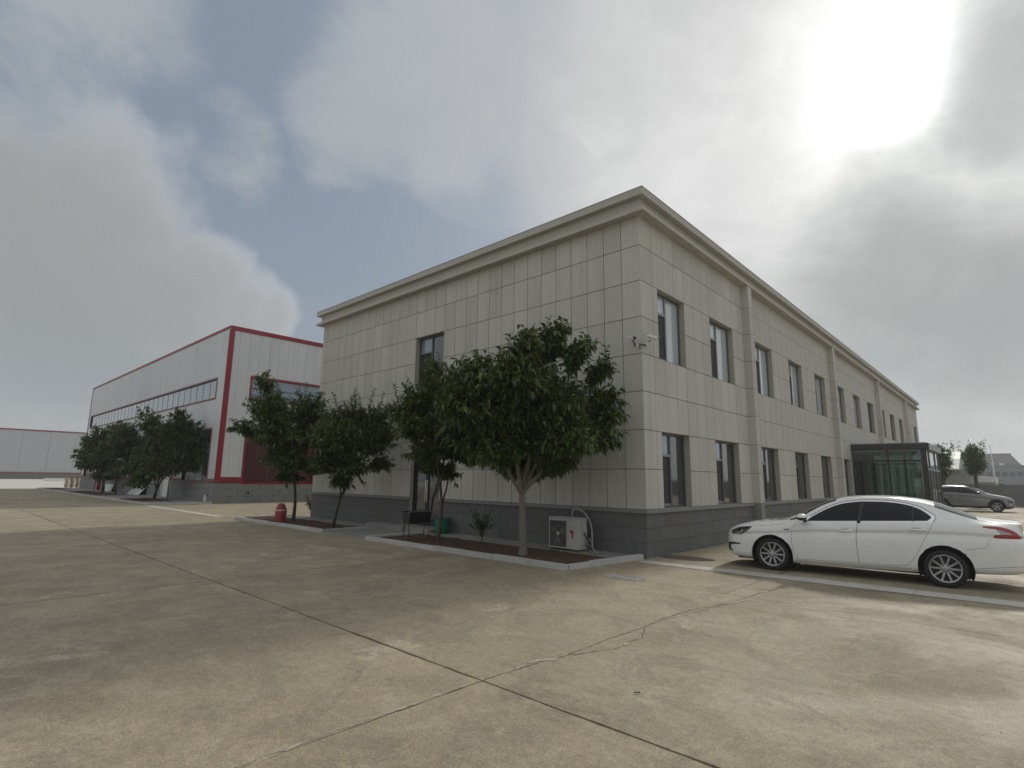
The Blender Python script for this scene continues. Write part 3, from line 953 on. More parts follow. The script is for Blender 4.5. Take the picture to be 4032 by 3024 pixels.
# ------------------------------------------------------------------ glass entrance porch
porch = thing('entrance_porch', 'black framed glass entrance porch built against the long office side', 'porch', (1.5, 23.5, 0))
PX, PY0, PY1, PH = 3.05, 20.9, 26.1, 3.31
porch.location = (0, 0, 0)
FP = Frame((0.0, PY0, 0), (1, 0, 0), (0, -1, 0)); FQ = Frame((PX, PY0, 0), (0, 1, 0), (1, 0, 0)); FR = Frame((0.0, PY1, 0), (1, 0, 0), (0, 1, 0))
boxobj('floor', (.02, PY0 + .02, 0), (PX - .02, PY1 - .02, .05), 'path', porch)
boxobj('roof', (.01, PY0 - .02, 3.62), (PX + .02, PY1 + .02, 3.66), 'alu_mid', porch)
FP.bo('fascia', .005, PX + .13, PH, 3.63, -.02, .09, 'porch_metal', porch, .01)
FQ.bo('fascia', .021, PY1 - PY0 + .1, PH, 3.63, -.02, .12, 'porch_steel', porch, .01)
FR.bo('fascia', .005, PX - .022, PH, 3.63, -.02, .09, 'porch_metal', porch, .01)
boxobj('ceiling', (.01, PY0 + .03, 3.28), (PX - .03, PY1 - .03, 3.305), 'white', porch)
for fr in (FP, FR):
    fr.bo('post', .004, .10, .05, PH - .001, -.10, -.001, 'porch_metal', porch)
    fr.bo('post', PX - .22, PX - .002, .05, PH - .001, -.12, 0, 'porch_metal', porch)
    fr.bo('post', 1.47, 1.57, .05, PH - .001, -.10, -.001, 'porch_metal', porch)
    for a, b in ((.101, 1.469), (1.571, PX - .221)):
        m = (a + b) / 2
        fr.bo('rail', a, b, 2.76, 2.84, -.09, -.01, 'porch_metal', porch)
        fr.bo('rail', a, b, .05, .16, -.09, -.01, 'porch_metal', porch)
        fr.bo('mullion', m - .03, m + .03, .161, 2.759, -.08, -.02, 'porch_metal', porch)
        for c, d in ((a, m - .031), (m + .031, b)):
            fr.bo('pane', c, d, .161, 2.759, -.055, -.045, 'glass_clear', porch)
        fr.bo('pane', a, b, 2.841, PH - .001, -.055, -.045, 'glass_clear', porch)
LQ = PY1 - PY0
for u0, u1 in ((1.15, 1.25), (3.5, 3.6), (LQ - .2, LQ - .121)):
    FQ.bo('post', u0, u1, .05, PH - .001, -.11, -.012, 'porch_steel', porch)
FQ.bo('rail', .121, LQ - .2, 2.35, 2.45, -.10, -.011, 'porch_steel', porch)
us = [.121, 1.149, 1.251, 1.83, 2.375, 2.95, 3.499, 3.601, LQ - .201]
for a, b in ((.121, 1.149), (1.251, 2.373), (2.377, 3.499), (3.601, LQ - .201)):
    FQ.bo('pane', a, b, 2.451, PH - .001, -.06, -.05, 'glass_dark', porch)
    FQ.bo('pane', a + .06, b - .06, .161, 2.349, -.06, -.05, 'glass_clear', porch)
    for c in (a, b - .06): FQ.bo('stile', c, c + .059, .05, 2.349, -.08, -.03, 'porch_steel', porch)
    FQ.bo('rail', a + .06, b - .061, .05, .16, -.08, -.03, 'porch_steel', porch)
for u in (2.28, 2.44): FQ.bo('handle', u - .015, u + .015, .8, 1.5, -.03, .03, 'chrome', porch)

# ------------------------------------------------------------------ warehouse
WX0, WX1, WY0, WY1, WH = -67.8, -28.95, .97, 26.0, 10.82
wh = thing('warehouse', 'large pale panelled warehouse with bright red edge trim and block plinth', 'warehouse')
FL = Frame((WX0, WY0, 0), (1, 0, 0), (0, -1, 0)); FRt = Frame((WX1, WY0, 0), (0, 1, 0), (1, 0, 0))
wu = lambda x: x - WX0
LL, LR = WX1 - WX0, WY1 - WY0
stripL = (wu(-66.7), wu(-30.36), 6.45, 7.62); stripR = (1.58, 22.0, 6.47, 7.75)
lowsL = [(wu(-34.9), wu(-30.35), 1.32, 4.44), (wu(-46.2), wu(-41.6), 1.32, 4.44), (wu(-55.6), wu(-51.0), 1.32, 4.44), (wu(-66.4), wu(-61.8), 1.32, 4.44)]
doorsL = [(wu(-39.2), wu(-37.15), .10, 3.2), (wu(-60.6), wu(-58.5), .10, 3.2)]
lowR = [(1.56, 6.05, 1.28, 4.44), (8.2, 12.7, 1.28, 4.44), (14.5, 19.0, 1.28, 4.44)]
hl = [stripL] + lowsL + doorsL; hr = [stripR] + lowR
skin(FL, LL, 0, WH, hl, .15, 'wall', ['panel_joint', 'frame_brown'], wh)
skin(FRt, LR, 0, WH, hr, .15, 'wall', ['panel_joint', 'red'], wh)
q = MB(); q.quad((WX1, WY1, 0), (WX0, WY1, 0), (WX0, WY1, WH), (WX1, WY1, WH)); q.quad((WX0, WY1, 0), (WX0, WY0, 0), (WX0, WY0, WH), (WX0, WY1, WH))
q.quad((WX0, WY0, WH), (WX1, WY0, WH), (WX1, WY1, WH), (WX0, WY1, WH)); q.build('rear_wall', 'panel', wh)
pl_ = []
n = 62
for k in range(n): pl_.append((LL * k / n + .004, LL * (k + 1) / n - .004, 1.44, WH - .13))
prt = []
n = 40
for k in range(n): prt.append((LR * k / n + .004, LR * (k + 1) / n - .004, 1.56, WH - .23))
two_walls('wall_panel', 'panel_field', [(FL, cut(pl_, [(h[0] - .12, h[1] + .12, h[2] - .12, h[3] + .12) for h in hl])),
                                       (FRt, cut(prt, [(h[0] - .14, h[1] + .14, h[2] - .14, h[3] + .14) for h in hr]))], .02, 'panel', wh, 260, .003)
FL.bo('roof_trim', 0, LL + .06, WH - .13, WH + .04, 0, .06, 'red', wh, .01); FRt.bo('roof_trim', -.0, LR, WH - .23, WH + .049, 0, .062, 'red', wh, .01)
FRt.bo('corner_trim', -.001, .25, 1.34, WH - .231, 0, .058, 'red', wh, .01); FL.bo('corner_trim', LL - .06, LL + .056, 1.34, WH - .231, 0, .056, 'red', wh, .01)
FL.bo('corner_trim', 0, .15, 1.34, WH - .131, 0, .056, 'frame_brown', wh, .01)


def spans(length, holes, z): 
    hs = sorted([h for h in holes if h[2] < z < h[3]])
    out, c = [], 0.0
    for h in hs: out.append((c, h[0] - .001)); c = h[1] + .001
    out.append((c, length)); return [s for s in out if s[1] - s[0] > .05]


for a, b in spans(LL - .061, hl, 1.45): FL.bo('base_trim', a, b, 1.30, 1.43, 0, .05, 'frame_brown', wh)
for a, b in spans(LR, hr, 1.45): FRt.bo('base_trim', max(a, .251), b, 1.30, 1.54, 0, .05, 'red', wh)
FRt.bo('drip_sill', -.03, LR, 1.222, 1.278, 0, .085, 'red', wh)
for a, b in spans(LL, hl, 1.25): FL.bo('drip_sill', a, b, 1.222, 1.295, 0, .08, 'frame_brown', wh)
bl, br = [], []
for r in range(3):
    z0, z1 = r * .407, (r + 1) * .407 - .012
    u = .44 if r % 2 else 0
    e = [0.0] + list(np.arange(.44 if r % 2 else .87, LL, .87)) + [LL]
    for a, b in zip(e[:-1], e[1:]): bl.append((a + .006, b - .006, z0, z1))
    e = [0.0] + list(np.arange(.44 if r % 2 else .87, LR, .87)) + [LR]
    for a, b in zip(e[:-1], e[1:]): br.append((a + .006, b - .006, z0, z1))
two_walls('plinth_block', 'plinth_field', [(FL, cut(bl, doorsL)), (FRt, br)], .035, 'block', wh, 150, .006)


def wh_window(fr, h, npane, fm, pm, root, split=0.0, tr=.10):
    a, b, z0, z1 = h
    o = .045
    w = fr.bo('window', a - .1, b + .1, z1 - .0, z1 + tr, -.14, o, fm, root)
    fr.bo('frame', a - .1, b + .1, z0 - tr, z0, -.14, o, fm, w)
    fr.bo('frame', a - .1, a, z0 + .001, z1 - .001, -.14, o, fm, w); fr.bo('frame', b, b + .1, z0 + .001, z1 - .001, -.14, o, fm, w)
    st = (b - a) / npane
    for k in range(npane):
        u0, u1 = a + k * st, a + (k + 1) * st
        fr.bo('pane', u0 + .016, u1 - .016, z0 + .02, z1 - .02, -.065, -.055, pm if not callable(pm) else pm(k), w)
        if k: fr.bo('mullion', u0 - .03, u0 + .03, z0 + .002, z1 - .002, -.13, -.045, 'alu', w)
    if split:
        fr.bo('transom', a, b, z0 + (z1 - z0) * split - .03, z0 + (z1 - z0) * split + .03, -.054, -.04, 'alu', w)
    return w


wh_window(FL, stripL, 29, 'frame_brown', 'glass_blue', wh)
wh_window(FRt, stripR, 13, 'red', 'glass_blue', wh, .5, .14)
for h in lowsL: wh_window(FL, h, 4, 'frame_brown', lambda k: ('glass_dark', 'glass_blue', 'glass_blue', 'glass_dark')[k], wh, .58)
for h in lowR: wh_window(FRt, h, 3, 'red', 'wine', wh, 0, .14)
for h, cc in zip(doorsL, ('white', 'red')):
    dr = FL.bo('door', h[0] + .06, h[1] - .06, h[2], h[3] - .06, -.12, -.06, 'white', wh)
    for a, b in ((h[0] - .0, h[0] + .058), (h[1] - .058, h[1])): FL.bo('door_frame', a, b, h[2], h[3] - .061, -.14, .06, 'white' if cc == 'white' else 'red', dr)
    FL.bo('door_frame', h[0], h[1], h[3] - .06, h[3], -.14, .06, 'red', dr)
    FL.bo('handle', h[1] - .30, h[1] - .16, 1.05, 1.09, -.059, -.02, 'alu', dr)
FL.bo('red_post', wu(-58.4), wu(-58.0), .1, 3.0, .04, .3, 'red', wh)

# ------------------------------------------------------------------ cars
def pchip(pts):
    x = np.array([p[0] for p in pts], float); y = np.array([p[1] for p in pts], float)
    h = np.diff(x); dl = np.diff(y) / h
    m = np.zeros_like(x)
    m[0], m[-1] = dl[0], dl[-1]
    for i in range(1, len(x) - 1):
        if dl[i - 1] * dl[i] > 0:
            w1, w2 = 2 * h[i] + h[i - 1], h[i] + 2 * h[i - 1]
            m[i] = (w1 + w2) / (w1 / dl[i - 1] + w2 / dl[i])

    def f(t):
        t = np.clip(np.asarray(t, float), x[0], x[-1])
        i = np.clip(np.searchsorted(x, t) - 1, 0, len(x) - 2)
        q = (t - x[i]) / h[i]
        return ((1 + 2 * q) * (1 - q) ** 2 * y[i] + q * (1 - q) ** 2 * h[i] * m[i] + q * q * (3 - 2 * q) * y[i + 1] + q * q * (q - 1) * h[i] * m[i + 1])
    return f


def smooth_poly(pts, closed=True, sub=8):
    """Catmull-Rom through points; a point given as (x, y, 1) is a sharp corner"""
    P = [np.array(p[:2], float) for p in pts]; S = [len(p) > 2 for p in pts]
    out = []; n = len(P)
    for i in range(n if closed else n - 1):
        p1, p2 = P[i], P[(i + 1) % n]
        p0 = P[i - 1] if (closed or i > 0) and not S[i] else p1
        p3 = P[(i + 2) % n] if (closed or i + 2 < n) and not S[(i + 1) % n] else p2
        for k in range(sub):
            t = k / sub
            out.append(.5 * ((2 * p1) + (p2 - p0) * t + (2 * p0 - 5 * p1 + 4 * p2 - p3) * t * t + (3 * p1 - p0 - 3 * p2 + p3) * t ** 3))
    if not closed: out.append(P[-1])
    return np.array(out)


def in_poly(pts, poly):
    x, y = pts[:, 0], pts[:, 1]
    c = np.zeros(len(pts), bool)
    a = poly; b = np.roll(poly, -1, 0)
    for (x0, y0), (x1, y1) in zip(a, b):
        if y0 == y1: continue
        k = ((y0 > y) != (y1 > y)) & (x < (x1 - x0) * (y - y0) / (y1 - y0) + x0)
        c ^= k
    return c


def near_poly(pts, poly):
    best = np.full(len(pts), 1e9); foot = pts.copy()
    for a, b in zip(poly, np.roll(poly, -1, 0)):
        ab = b - a; L = ab @ ab
        if L < 1e-12: continue
        t = np.clip(((pts - a) @ ab) / L, 0, 1)
        f = a + t[:, None] * ab
        d = np.hypot(*(pts - f).T)
        k = d < best; best[k] = d[k]; foot[k] = f[k]
    return best, foot


def build_car(root, P):
    wf, zbf, zbelt, zrf, yrf, ztf = [pchip(P[k]) for k in ('w', 'zb', 'belt', 'zr', 'yr', 'zt')]
    inset = pchip(P['inset'])
    s0, s1 = P['s0'], P['s1']
    e = np.array([0, .002, .006, .012, .02, .03, .042, .056, .075])
    mid = np.linspace(s0 + .09, s1 - .09, P['ns'])
    S = np.concatenate([s0 + e, mid, (s1 - e)[::-1]])
    nl, ng, nt = P['rows']

    def section(s):
        w, zb, zl, zr, yr, zt = wf(s), zbf(s), zbelt(s), zrf(s), yrf(s), ztf(s)
        t = np.linspace(0, 1, nl)
        z1 = zb + (zl - zb) * t
        y1 = w - inset(t) * np.clip(w / .6, .3, 1)
        q = np.linspace(0, 1, ng + 1)[1:]
        yb = y1[-1]
        bul = .018 * np.sin(np.pi * q)
        z2 = zl + (zr - zl) * q; y2 = yb + (yr - yb) * q + bul * min(1, max(0, (zr - zl) / .3))
        r = np.linspace(0, 1, nt + 1)[1:] * math.pi / 2
        y3 = yr * np.cos(r); z3 = zr + (zt - zr) * np.sin(r)
        y3[-1] = 0
        return np.concatenate([y1, y2, y3]), np.concatenate([z1, z2, z3])
    Y, Z = [], []
    for s in S:
        y, z = section(s); Y.append(y); Z.append(z)
    Y, Z = np.array(Y), np.array(Z)
    X = np.repeat(S[:, None], Y.shape[1], 1)
    nr = nl + ng                    # rows that belong to the side
    side = np.stack([X[:, :nr].ravel(), Z[:, :nr].ravel()], 1)
    polys = P['polys']
    cell = .62 * (mid[1] - mid[0])
    used = np.zeros(len(side), bool); new = side.copy()
    for name, poly, _m in polys:
        d, f = near_poly(side, poly)
        k = (d < cell) & ~used & (side[:, 0] > s0 + .05) & (side[:, 0] < s1 - .05)
        new[k] = f[k]; used |= k
    for (cx, cz, R) in P['arches']:
        v = side - np.array([cx, cz]); d = np.hypot(*v.T)
        k = (np.abs(d - R) < cell) & ~used
        new[k] = np.array([cx, cz]) + v[k] / d[k][:, None] * R; used |= k
    yy = Y[:, :nr].ravel().copy()
    for i in np.nonzero(used)[0]:
        y, z = section(new[i, 0])
        o = np.maximum.accumulate(z[:nr] + np.arange(nr) * 1e-7)
        yy[i] = np.interp(new[i, 1], o, y[:nr])
    shp = (len(S), nr)
    X[:, :nr] = new[:, 0].reshape(shp); Z[:, :nr] = new[:, 1].reshape(shp); Y[:, :nr] = yy.reshape(shp)
    def shift(s, z):               # bumper and boot lip stand proud of the tail
        if 'tail' not in P: return 0.0 * s
        rp = np.clip((s - 3.30) / .46, 0, 1) ** 2
        return rp * P['tail'](z)
    X0 = X.copy(); X = X + shift(X, Z)
    ns, m = X.shape
    I = np.arange(ns * m).reshape(ns, m)
    quads = np.stack([I[:-1, :-1].ravel(), I[1:, :-1].ravel(), I[1:, 1:].ravel(), I[:-1, 1:].ravel()], 1)
    fc = np.stack([X0.ravel()[quads].mean(1), Z.ravel()[quads].mean(1)], 1)
    row = np.tile(np.arange(m - 1), ns - 1)
    cls = np.zeros(len(quads), int)
    sideq = row < nr - 1
    for ci, (name, poly, _m) in enumerate(polys):
        k = in_poly(fc, poly) & sideq
        cls[k] = ci + 1
    topq = row >= nr - 1
    for name, a, b, mm in P['tops']:
        ci = len(polys) + 1 + [t[0] for t in P['tops']].index(name)
        xs = fc[:, 0]
        k = topq & (xs > a) & (xs < b)
        cls[k] = ci
    for (cx, cz, R) in P['arches']:
        k = (np.hypot(fc[:, 0] - cx, fc[:, 1] - cz) < R) & (row < nl)
        cls[k] = -1
    names = [('body', P['paint'])] + [(p[0], p[2]) for p in polys] + [(t[0], t[3]) for t in P['tops']]
    vx, vy, vz = X.ravel(), Y.ravel(), Z.ravel()
    out = {}
    for ci, (nm, mm) in enumerate(names):
        k = quads[cls == ci]
        if not len(k): continue
        for sgn in (-1, 1):
            if sgn == 1 and (nm == 'body' or ci > len(polys)): continue
            mb = MB()
            uv, inv = np.unique(k, return_inverse=True); inv = inv.reshape(k.shape)
            vs = [(vx[i], sgn * vy[i], vz[i]) for i in uv]
            fs = [tuple(q) if sgn == -1 else tuple(q[::-1]) for q in inv.tolist()]
            mb.add(vs, fs)
            if nm == 'body' or ci > len(polys):
                mb.add([(a, -b, c) for a, b, c in vs], [f[::-1] for f in fs])
            if nm == 'body':       # close nose and tail
                for ii in (0, ns - 1):
                    ring_ = [(X[ii, j], -Y[ii, j], Z[ii, j]) for j in range(m)] + [(X[ii, j], Y[ii, j], Z[ii, j]) for j in range(m - 2, -1, -1)]
                    mb.add(ring_, [tuple(range(len(ring_)))])
            o = mb.build(nm, mm, root, smooth=True)
            out.setdefault(nm, []).append(o)

    def sidey(s, z):
        y, zz = section(s)
        o = np.maximum.accumulate(zz[:nr] + np.arange(nr) * 1e-7)
        return float(np.interp(z, o, y[:nr]))

    def line(name, pts, w, mm, parent=None, closed=False, lift=.0025):
        pts = np.asarray(pts)
        seg = np.hypot(*np.diff(pts, axis=0).T); tot = np.concatenate([[0], np.cumsum(seg)])
        n = max(6, int(tot[-1] / .03)); tt = np.linspace(0, tot[-1], n)
        pp = np.stack([np.interp(tt, tot, pts[:, 0]), np.interp(tt, tot, pts[:, 1])], 1)
        for sgn in (-1, 1):
            L, R = [], []
            for i in range(n):
                t = pp[min(i + 1, n - 1)] - pp[max(i - 1, 0)]; t = t / (np.linalg.norm(t) + 1e-9)
                nn = np.array([-t[1], t[0]]) * w / 2
                for lst, q in ((L, pp[i] + nn), (R, pp[i] - nn)):
                    lst.append((q[0] + float(shift(q[0], q[1])), sgn * (sidey(q[0], q[1]) + lift), q[1]))
            mb = MB(); f = [(i, i + 1, n + i + 1, n + i) for i in range(n - 1)]
            mb.add(L + R, f if sgn == -1 else [q[::-1] for q in f])
            mb.build(name, mm, parent or root)
    # floor and wheel wells
    fl = MB(); fl.box((s0 + .25, -.70, P['floor']), (s1 - .95, .70, P['floor'] + .06)); fl.build('underbody', 'plastic', root)
    for (cx, cz, R) in P['arches']:
        for sgn in (-1, 1):
            mb = MB(); n = 20; vs = []
            for k in range(n + 1):
                an = math.radians(-28) + math.radians(236) * k / n
                for yy_ in (.52, P['wmax'] - .035): vs.append((cx + (R + .006) * math.cos(an), sgn * yy_, cz + (R + .006) * math.sin(an)))
            mb.add(vs, [(2 * k, 2 * k + 1, 2 * k + 3, 2 * k + 2) for k in range(n)])
            c0 = len(mb.v); mb.add([(cx + (R + .006) * math.cos(math.radians(-28 + 236 * k / n)), sgn * .52, cz + (R + .006) * math.sin(math.radians(-28 + 236 * k / n))) for k in range(n + 1)], [tuple(range(n + 1))])
            mb.build('wheel_well', 'plastic', root)
    return sidey, line, out


def wheel(root, x, y, z, r, rim_r, sgn, spokes, width=.205, double=True):
    mb = MB(); w = width / 2
    prof = [(rim_r - .005, -w * .80), (rim_r + .012, -w * .93), (r - .055, -w), (r - .018, -w * .92), (r - .002, -w * .72), (r, 0), (r - .002, w * .72), (r - .018, w * .92), (r - .055, w), (rim_r + .012, w * .93), (rim_r - .005, w * .80)]
    mb.lathe(prof, 48, 'y')
    t = mb.build('wheel', 'rubber', root, smooth=True, loc=(x, y, z))
    rb = MB()
    f = -sgn                       # local outward is sgn * y
    yo = sgn * w
    rb.lathe([(rim_r + .004, yo * .86), (rim_r - .006, yo * .93), (rim_r - .022, yo * .84), (rim_r - .030, yo * .2), (rim_r - .03, -yo * .7)], 48, 'y')
    rb.lathe([(0.001, yo * .80), (.03, yo * .80), (.062, yo * .72), (.075, yo * .55), (.075, yo * .3)], 24, 'y')
    for k in range(spokes):
        a = 2 * math.pi * k / spokes + .31
        if double: a = 2 * math.pi * (k // 2) / (spokes // 2) + (.31 if k % 2 else -.31) * .98 + .30
        wa, wb = (.017, .0135) if double else (.045, .03)
        ca, sa = math.cos(a), math.sin(a)

        def pt(rr, t, yv): return (ca * rr - sa * t, yv, sa * rr + ca * t)
        r0, r1 = .055, rim_r - .018
        vs = [pt(r0, -wa, yo * .70), pt(r0, wa, yo * .70), pt(r1, wb, yo * .80), pt(r1, -wb, yo * .80),
              pt(r0, -wa, yo * .35), pt(r0, wa, yo * .35), pt(r1, wb, yo * .52), pt(r1, -wb, yo * .52)]
        rb.add(vs, [(0, 1, 2, 3), (7, 6, 5, 4), (0, 4, 5, 1), (1, 5, 6, 2), (2, 6, 7, 3), (3, 7, 4, 0)])
    rb.build('rim', 'alloy', t, smooth=True)
    db = MB(); db.lathe([(.001, yo * .05), (rim_r - .03, yo * .05)], 32, 'y'); db.build('brake_disc', 'plastic', t)
    bb = MB()
    for k in range(5):
        a = 2 * math.pi * k / 5 + .3 + math.pi / 5
        cx_, cz_ = .052 * math.cos(a), .052 * math.sin(a)
        bb.lathe([(.011, yo * .70), (.011, yo * .79), (.001, yo * .79)], 8, 'y', (cx_, 0, cz_))
    bb.build('wheel_bolts', 'plastic', t)
    return t


def mirror_part(root, s, y, z, body, low, sgn):
    mb = MB(); n, m = 14, 10
    for part, mm, nm in ((0, body, 'side_mirror'), (1, low, 'mirror_base')):
        mb = MB(); vs, fs = [], []
        for i in range(n + 1):
            a = math.pi * i / n
            for j in range(m + 1):
                b = (math.pi * (.0 + j / m)) if part == 0 else (math.pi * (1.0 + j / m))
                rr = math.sin(a) ** .6
                vs.append((s + .088 * math.cos(a), y + sgn * .115 * rr * math.cos(b), z + (.072 if part == 0 else .058) * rr * math.sin(b)))
        for i in range(n):
            for j in range(m): fs.append((i * (m + 1) + j, i * (m + 1) + j + 1, (i + 1) * (m + 1) + j + 1, (i + 1) * (m + 1) + j))
        mb.add(vs, fs)
        if part == 1: mb.box((s - .02, y - sgn * .20 if sgn < 0 else y - .2, z - .06), (s + .05, y, z - .03)) if sgn > 0 else mb.box((s - .02, y, z - .06), (s + .05, y + .2, z - .03))
        mb.build(nm, mm, root, smooth=True)


# --- white sedan
sedan = thing('parked_car', 'white four-door sedan with dark tinted windows parked beside the office', 'car')
A0, B0 = np.array([2.491, .43]), np.array([5.139, .717])
uu = (B0 - A0) / np.linalg.norm(B0 - A0); nn_ = np.array([-uu[1], uu[0]])
HW = .905
cpos = A0 + nn_ * (HW - .03) - uu * 0
sedan.location = (cpos[0], cpos[1], 0); sedan.rotation_euler[2] = math.atan2(uu[1], uu[0])
DLO = smooth_poly([(.520, .950, 1), (.70, 1.075), (.93, 1.220), (1.12, 1.312), (1.31, 1.368), (1.58, 1.402), (1.93, 1.404), (2.20, 1.372), (2.40, 1.312), (2.54, 1.225), (2.615, 1.155), (2.60, 1.105), (2.565, 1.058, 1)])
GLS = smooth_poly([(.615, .975, 1), (.75, 1.078), (.95, 1.200), (1.13, 1.285), (1.31, 1.336), (1.58, 1.370), (1.93, 1.372), (2.18, 1.343), (2.36, 1.288), (2.47, 1.220), (2.55, 1.140), (2.49, 1.078, 1)])
G1 = np.array([p for p in GLS if p[0] < 1.475] + [(1.475, 1.36), (1.475, 1.02)]); G1 = G1[np.argsort(np.arctan2(G1[:, 1] - 1.08, G1[:, 0] - 1.12))]
FD = smooth_poly([(.455, .925, 1), (.38, .83), (.355, .65), (.36, .48), (.395, .34), (.45, .262, 1), (1.436, .282, 1), (1.425, .50), (1.424, .75), (1.462, .990, 1)])
RD = smooth_poly([(1.466, .992, 1), (1.428, .75), (1.429, .50), (1.440, .284, 1), (2.03, .296, 1), (2.13, .318), (2.20, .375), (2.333, .585), (2.46, .84), (2.575, 1.055, 1)])
HLP = smooth_poly([(-.80, .700, 1), (-.66, .775), (-.50, .806), (-.352, .820, 1), (-.46, .720), (-.59, .640, 1), (-.78, .640, 1)])
TLP = smooth_poly([(3.205, 1.012, 1), (3.235, 1.034), (3.38, 1.036), (3.52, 1.012), (3.62, .965), (3.72, .875, 1), (3.70, .850, 1), (3.32, .848, 1), (3.345, .902, 1), (3.425, .914, 1), (3.40, .962), (3.37, .990), (3.30, .998)])
TLC = np.array([(3.375, .988), (3.44, .975), (3.50, .955), (3.60, .914), (3.43, .914)])
FOG = smooth_poly([(-.86, .475, 1), (-.60, .478, 1), (-.62, .445, 1), (-.80, .425), (-.83, .36), (-.76, .295, 1), (-.90, .30, 1), (-.92, .40)])
SP = dict(
    s0=-.945, s1=3.765, ns=330, rows=(52, 34, 16), wmax=HW, floor=.17, paint='white_car',
    w=[(-.945, .40), (-.93, .52), (-.90, .62), (-.85, .70), (-.75, .785), (-.6, .84), (-.35, .878), (0, .895), (.6, .902), (1.3, HW), (2.2, HW), (2.8, .902), (3.2, .888), (3.45, .862), (3.58, .825), (3.65, .775), (3.70, .70), (3.74, .57), (3.765, .42)],
    zb=[(-.945, .36), (-.92, .27), (-.85, .225), (-.6, .20), (-.39, .195), (.33, .178), (1.2, .185), (2.32, .21), (3.05, .258), (3.5, .285), (3.7, .33), (3.775, .46)],
    belt=[(-.945, .56), (-.9, .64), (-.8, .71), (-.66, .776), (-.5, .812), (-.35, .832), (.18, .892), (.42, .922), (.63, .955), (1.42, 1.008), (2.2, 1.05), (2.565, 1.060), (2.8, 1.062), (3.2, 1.056), (3.5, 1.040), (3.68, 1.015), (3.775, .93)],
    zr=[(-.945, .59), (-.9, .67), (-.8, .745), (-.66, .810), (-.5, .850), (-.3, .885), (.04, .925), (.30, .962), (.42, .99), (.52, 1.04), (.70, 1.155), (.93, 1.287), (1.15, 1.372), (1.32, 1.410), (1.6, 1.440), (1.94, 1.441), (2.2, 1.420), (2.40, 1.375), (2.6, 1.310), (2.9, 1.205), (3.15, 1.128), (3.35, 1.092), (3.55, 1.078), (3.70, 1.070), (3.775, .98)],
    yr=[(-.945, .36), (-.9, .55), (-.8, .66), (-.6, .735), (-.3, .76), (.1, .775), (.35, .785), (.5, .76), (.75, .70), (1.0, .64), (1.3, .605), (1.8, .60), (2.2, .60), (2.5, .62), (2.8, .66), (3.1, .70), (3.4, .715), (3.65, .69), (3.775, .55)],
    zt=[(-.945, .61), (-.9, .70), (-.8, .785), (-.66, .835), (-.47, .888), (-.2, .928), (.05, .958), (.26, .990), (.34, 1.02), (.55, 1.145), (.78, 1.278), (1.0, 1.378), (1.23, 1.440), (1.5, 1.474), (1.82, 1.486), (2.1, 1.476), (2.33, 1.452), (2.6, 1.398), (2.9, 1.291), (3.12, 1.198), (3.28, 1.148), (3.45, 1.124), (3.6, 1.112), (3.70, 1.106), (3.775, 1.02)],
    inset=[(0, .105), (.04, .062), (.10, .030), (.2, .014), (.34, .004), (.5, .0), (.64, .004), (.72, .018), (.77, .027), (.80, .016), (.825, .010), (.86, .012), (.93, .024), (1, .052)],
    arches=[(-.015, .308, .372), (2.668, .312, .378)],
    polys=[('door', FD, 'white_car'), ('door', RD, 'white_car'), ('window_trim', DLO, 'chrome'), ('side_window', GLS, 'tint'), ('headlight', HLP, 'lamp_dark'),
           ('tail_light', TLP, 'lamp_red'), ('tail_light_lens', TLC, 'lamp_clear'), ('fog_surround', FOG, 'plastic')],
    tops=[('windscreen', .33, 1.13, 'tint'), ('rear_window', 2.62, 3.17, 'tint_light')])
SP['tail'] = pchip([(.2, -.03), (.34, .01), (.45, .045), (.70, .05), (.80, .035), (.86, -.012), (.98, -.03), (1.05, -.012), (1.09, .03), (1.2, .03)])
sidey, line, cobj = build_car(sedan, SP)
for i, (nm, po) in enumerate((('seam', FD), ('seam', RD))):
    p = po[:-8] if i == 0 else po[:-8]
    line('seam', p, .0055, 'seam')
line('seam', smooth_poly([(-.36, .822), (-.1, .850), (.18, .886), (.235, .905)], False), .0055, 'seam')
line('seam', smooth_poly([(2.955, .632), (3.1, .668), (3.205, .690, 1), (3.245, .73), (3.262, .80), (3.31, .845)], False), .0045, 'seam')
line('seam', smooth_poly([(-.37, .66), (-.45, .69), (-.48, .71)], False), .0045, 'seam')
line('window_gasket', DLO[8:-8], .008, 'plastic', lift=.003)
line('pillar_trim', [(1.475, .985), (1.505, 1.10), (1.555, 1.372)], .055, 'plastic', lift=.003)
line('window_divider', [(2.285, 1.058), (2.30, 1.20), (2.305, 1.318)], .022, 'plastic', lift=.003)
line('sill_trim', [(.40, .235), (1.2, .240), (2.20, .262)], .006, 'seam')
for s0_, s1_, zc in ((1.150, 1.388, .838), (2.210, 2.458, .922)):
    for sgn in (-1, 1):
        y = sidey((s0_ + s1_) / 2, zc)
        hb = MB(); n = 12; vs = []
        for k in range(n + 1):
            t = k / n; e_ = math.sin(math.pi * t) ** .35; x_ = s0_ + (s1_ - s0_) * t
            for a in range(8):
                an = 2 * math.pi * a / 8
                vs.append((x_, sgn * (y + .012 + .024 * e_ * math.cos(an)), zc + .004 * (t - .5) + .022 * e_ * math.sin(an)))
        hb.add(vs, [(k * 8 + a, k * 8 + (a + 1) % 8, (k + 1) * 8 + (a + 1) % 8, (k + 1) * 8 + a) for k in range(n) for a in range(8)])
        h_ = hb.build('door_handle', 'white_car', sedan, smooth=True)
    line('handle_recess', [(s0_ + .05, zc + .022), (s1_ - .07, zc + .026)], .018, 'seam', lift=.004)
line('bumper_crease', smooth_poly([(3.06, .345), (3.3, .385), (3.55, .42), (3.70, .44)], False), .006, 'seam')
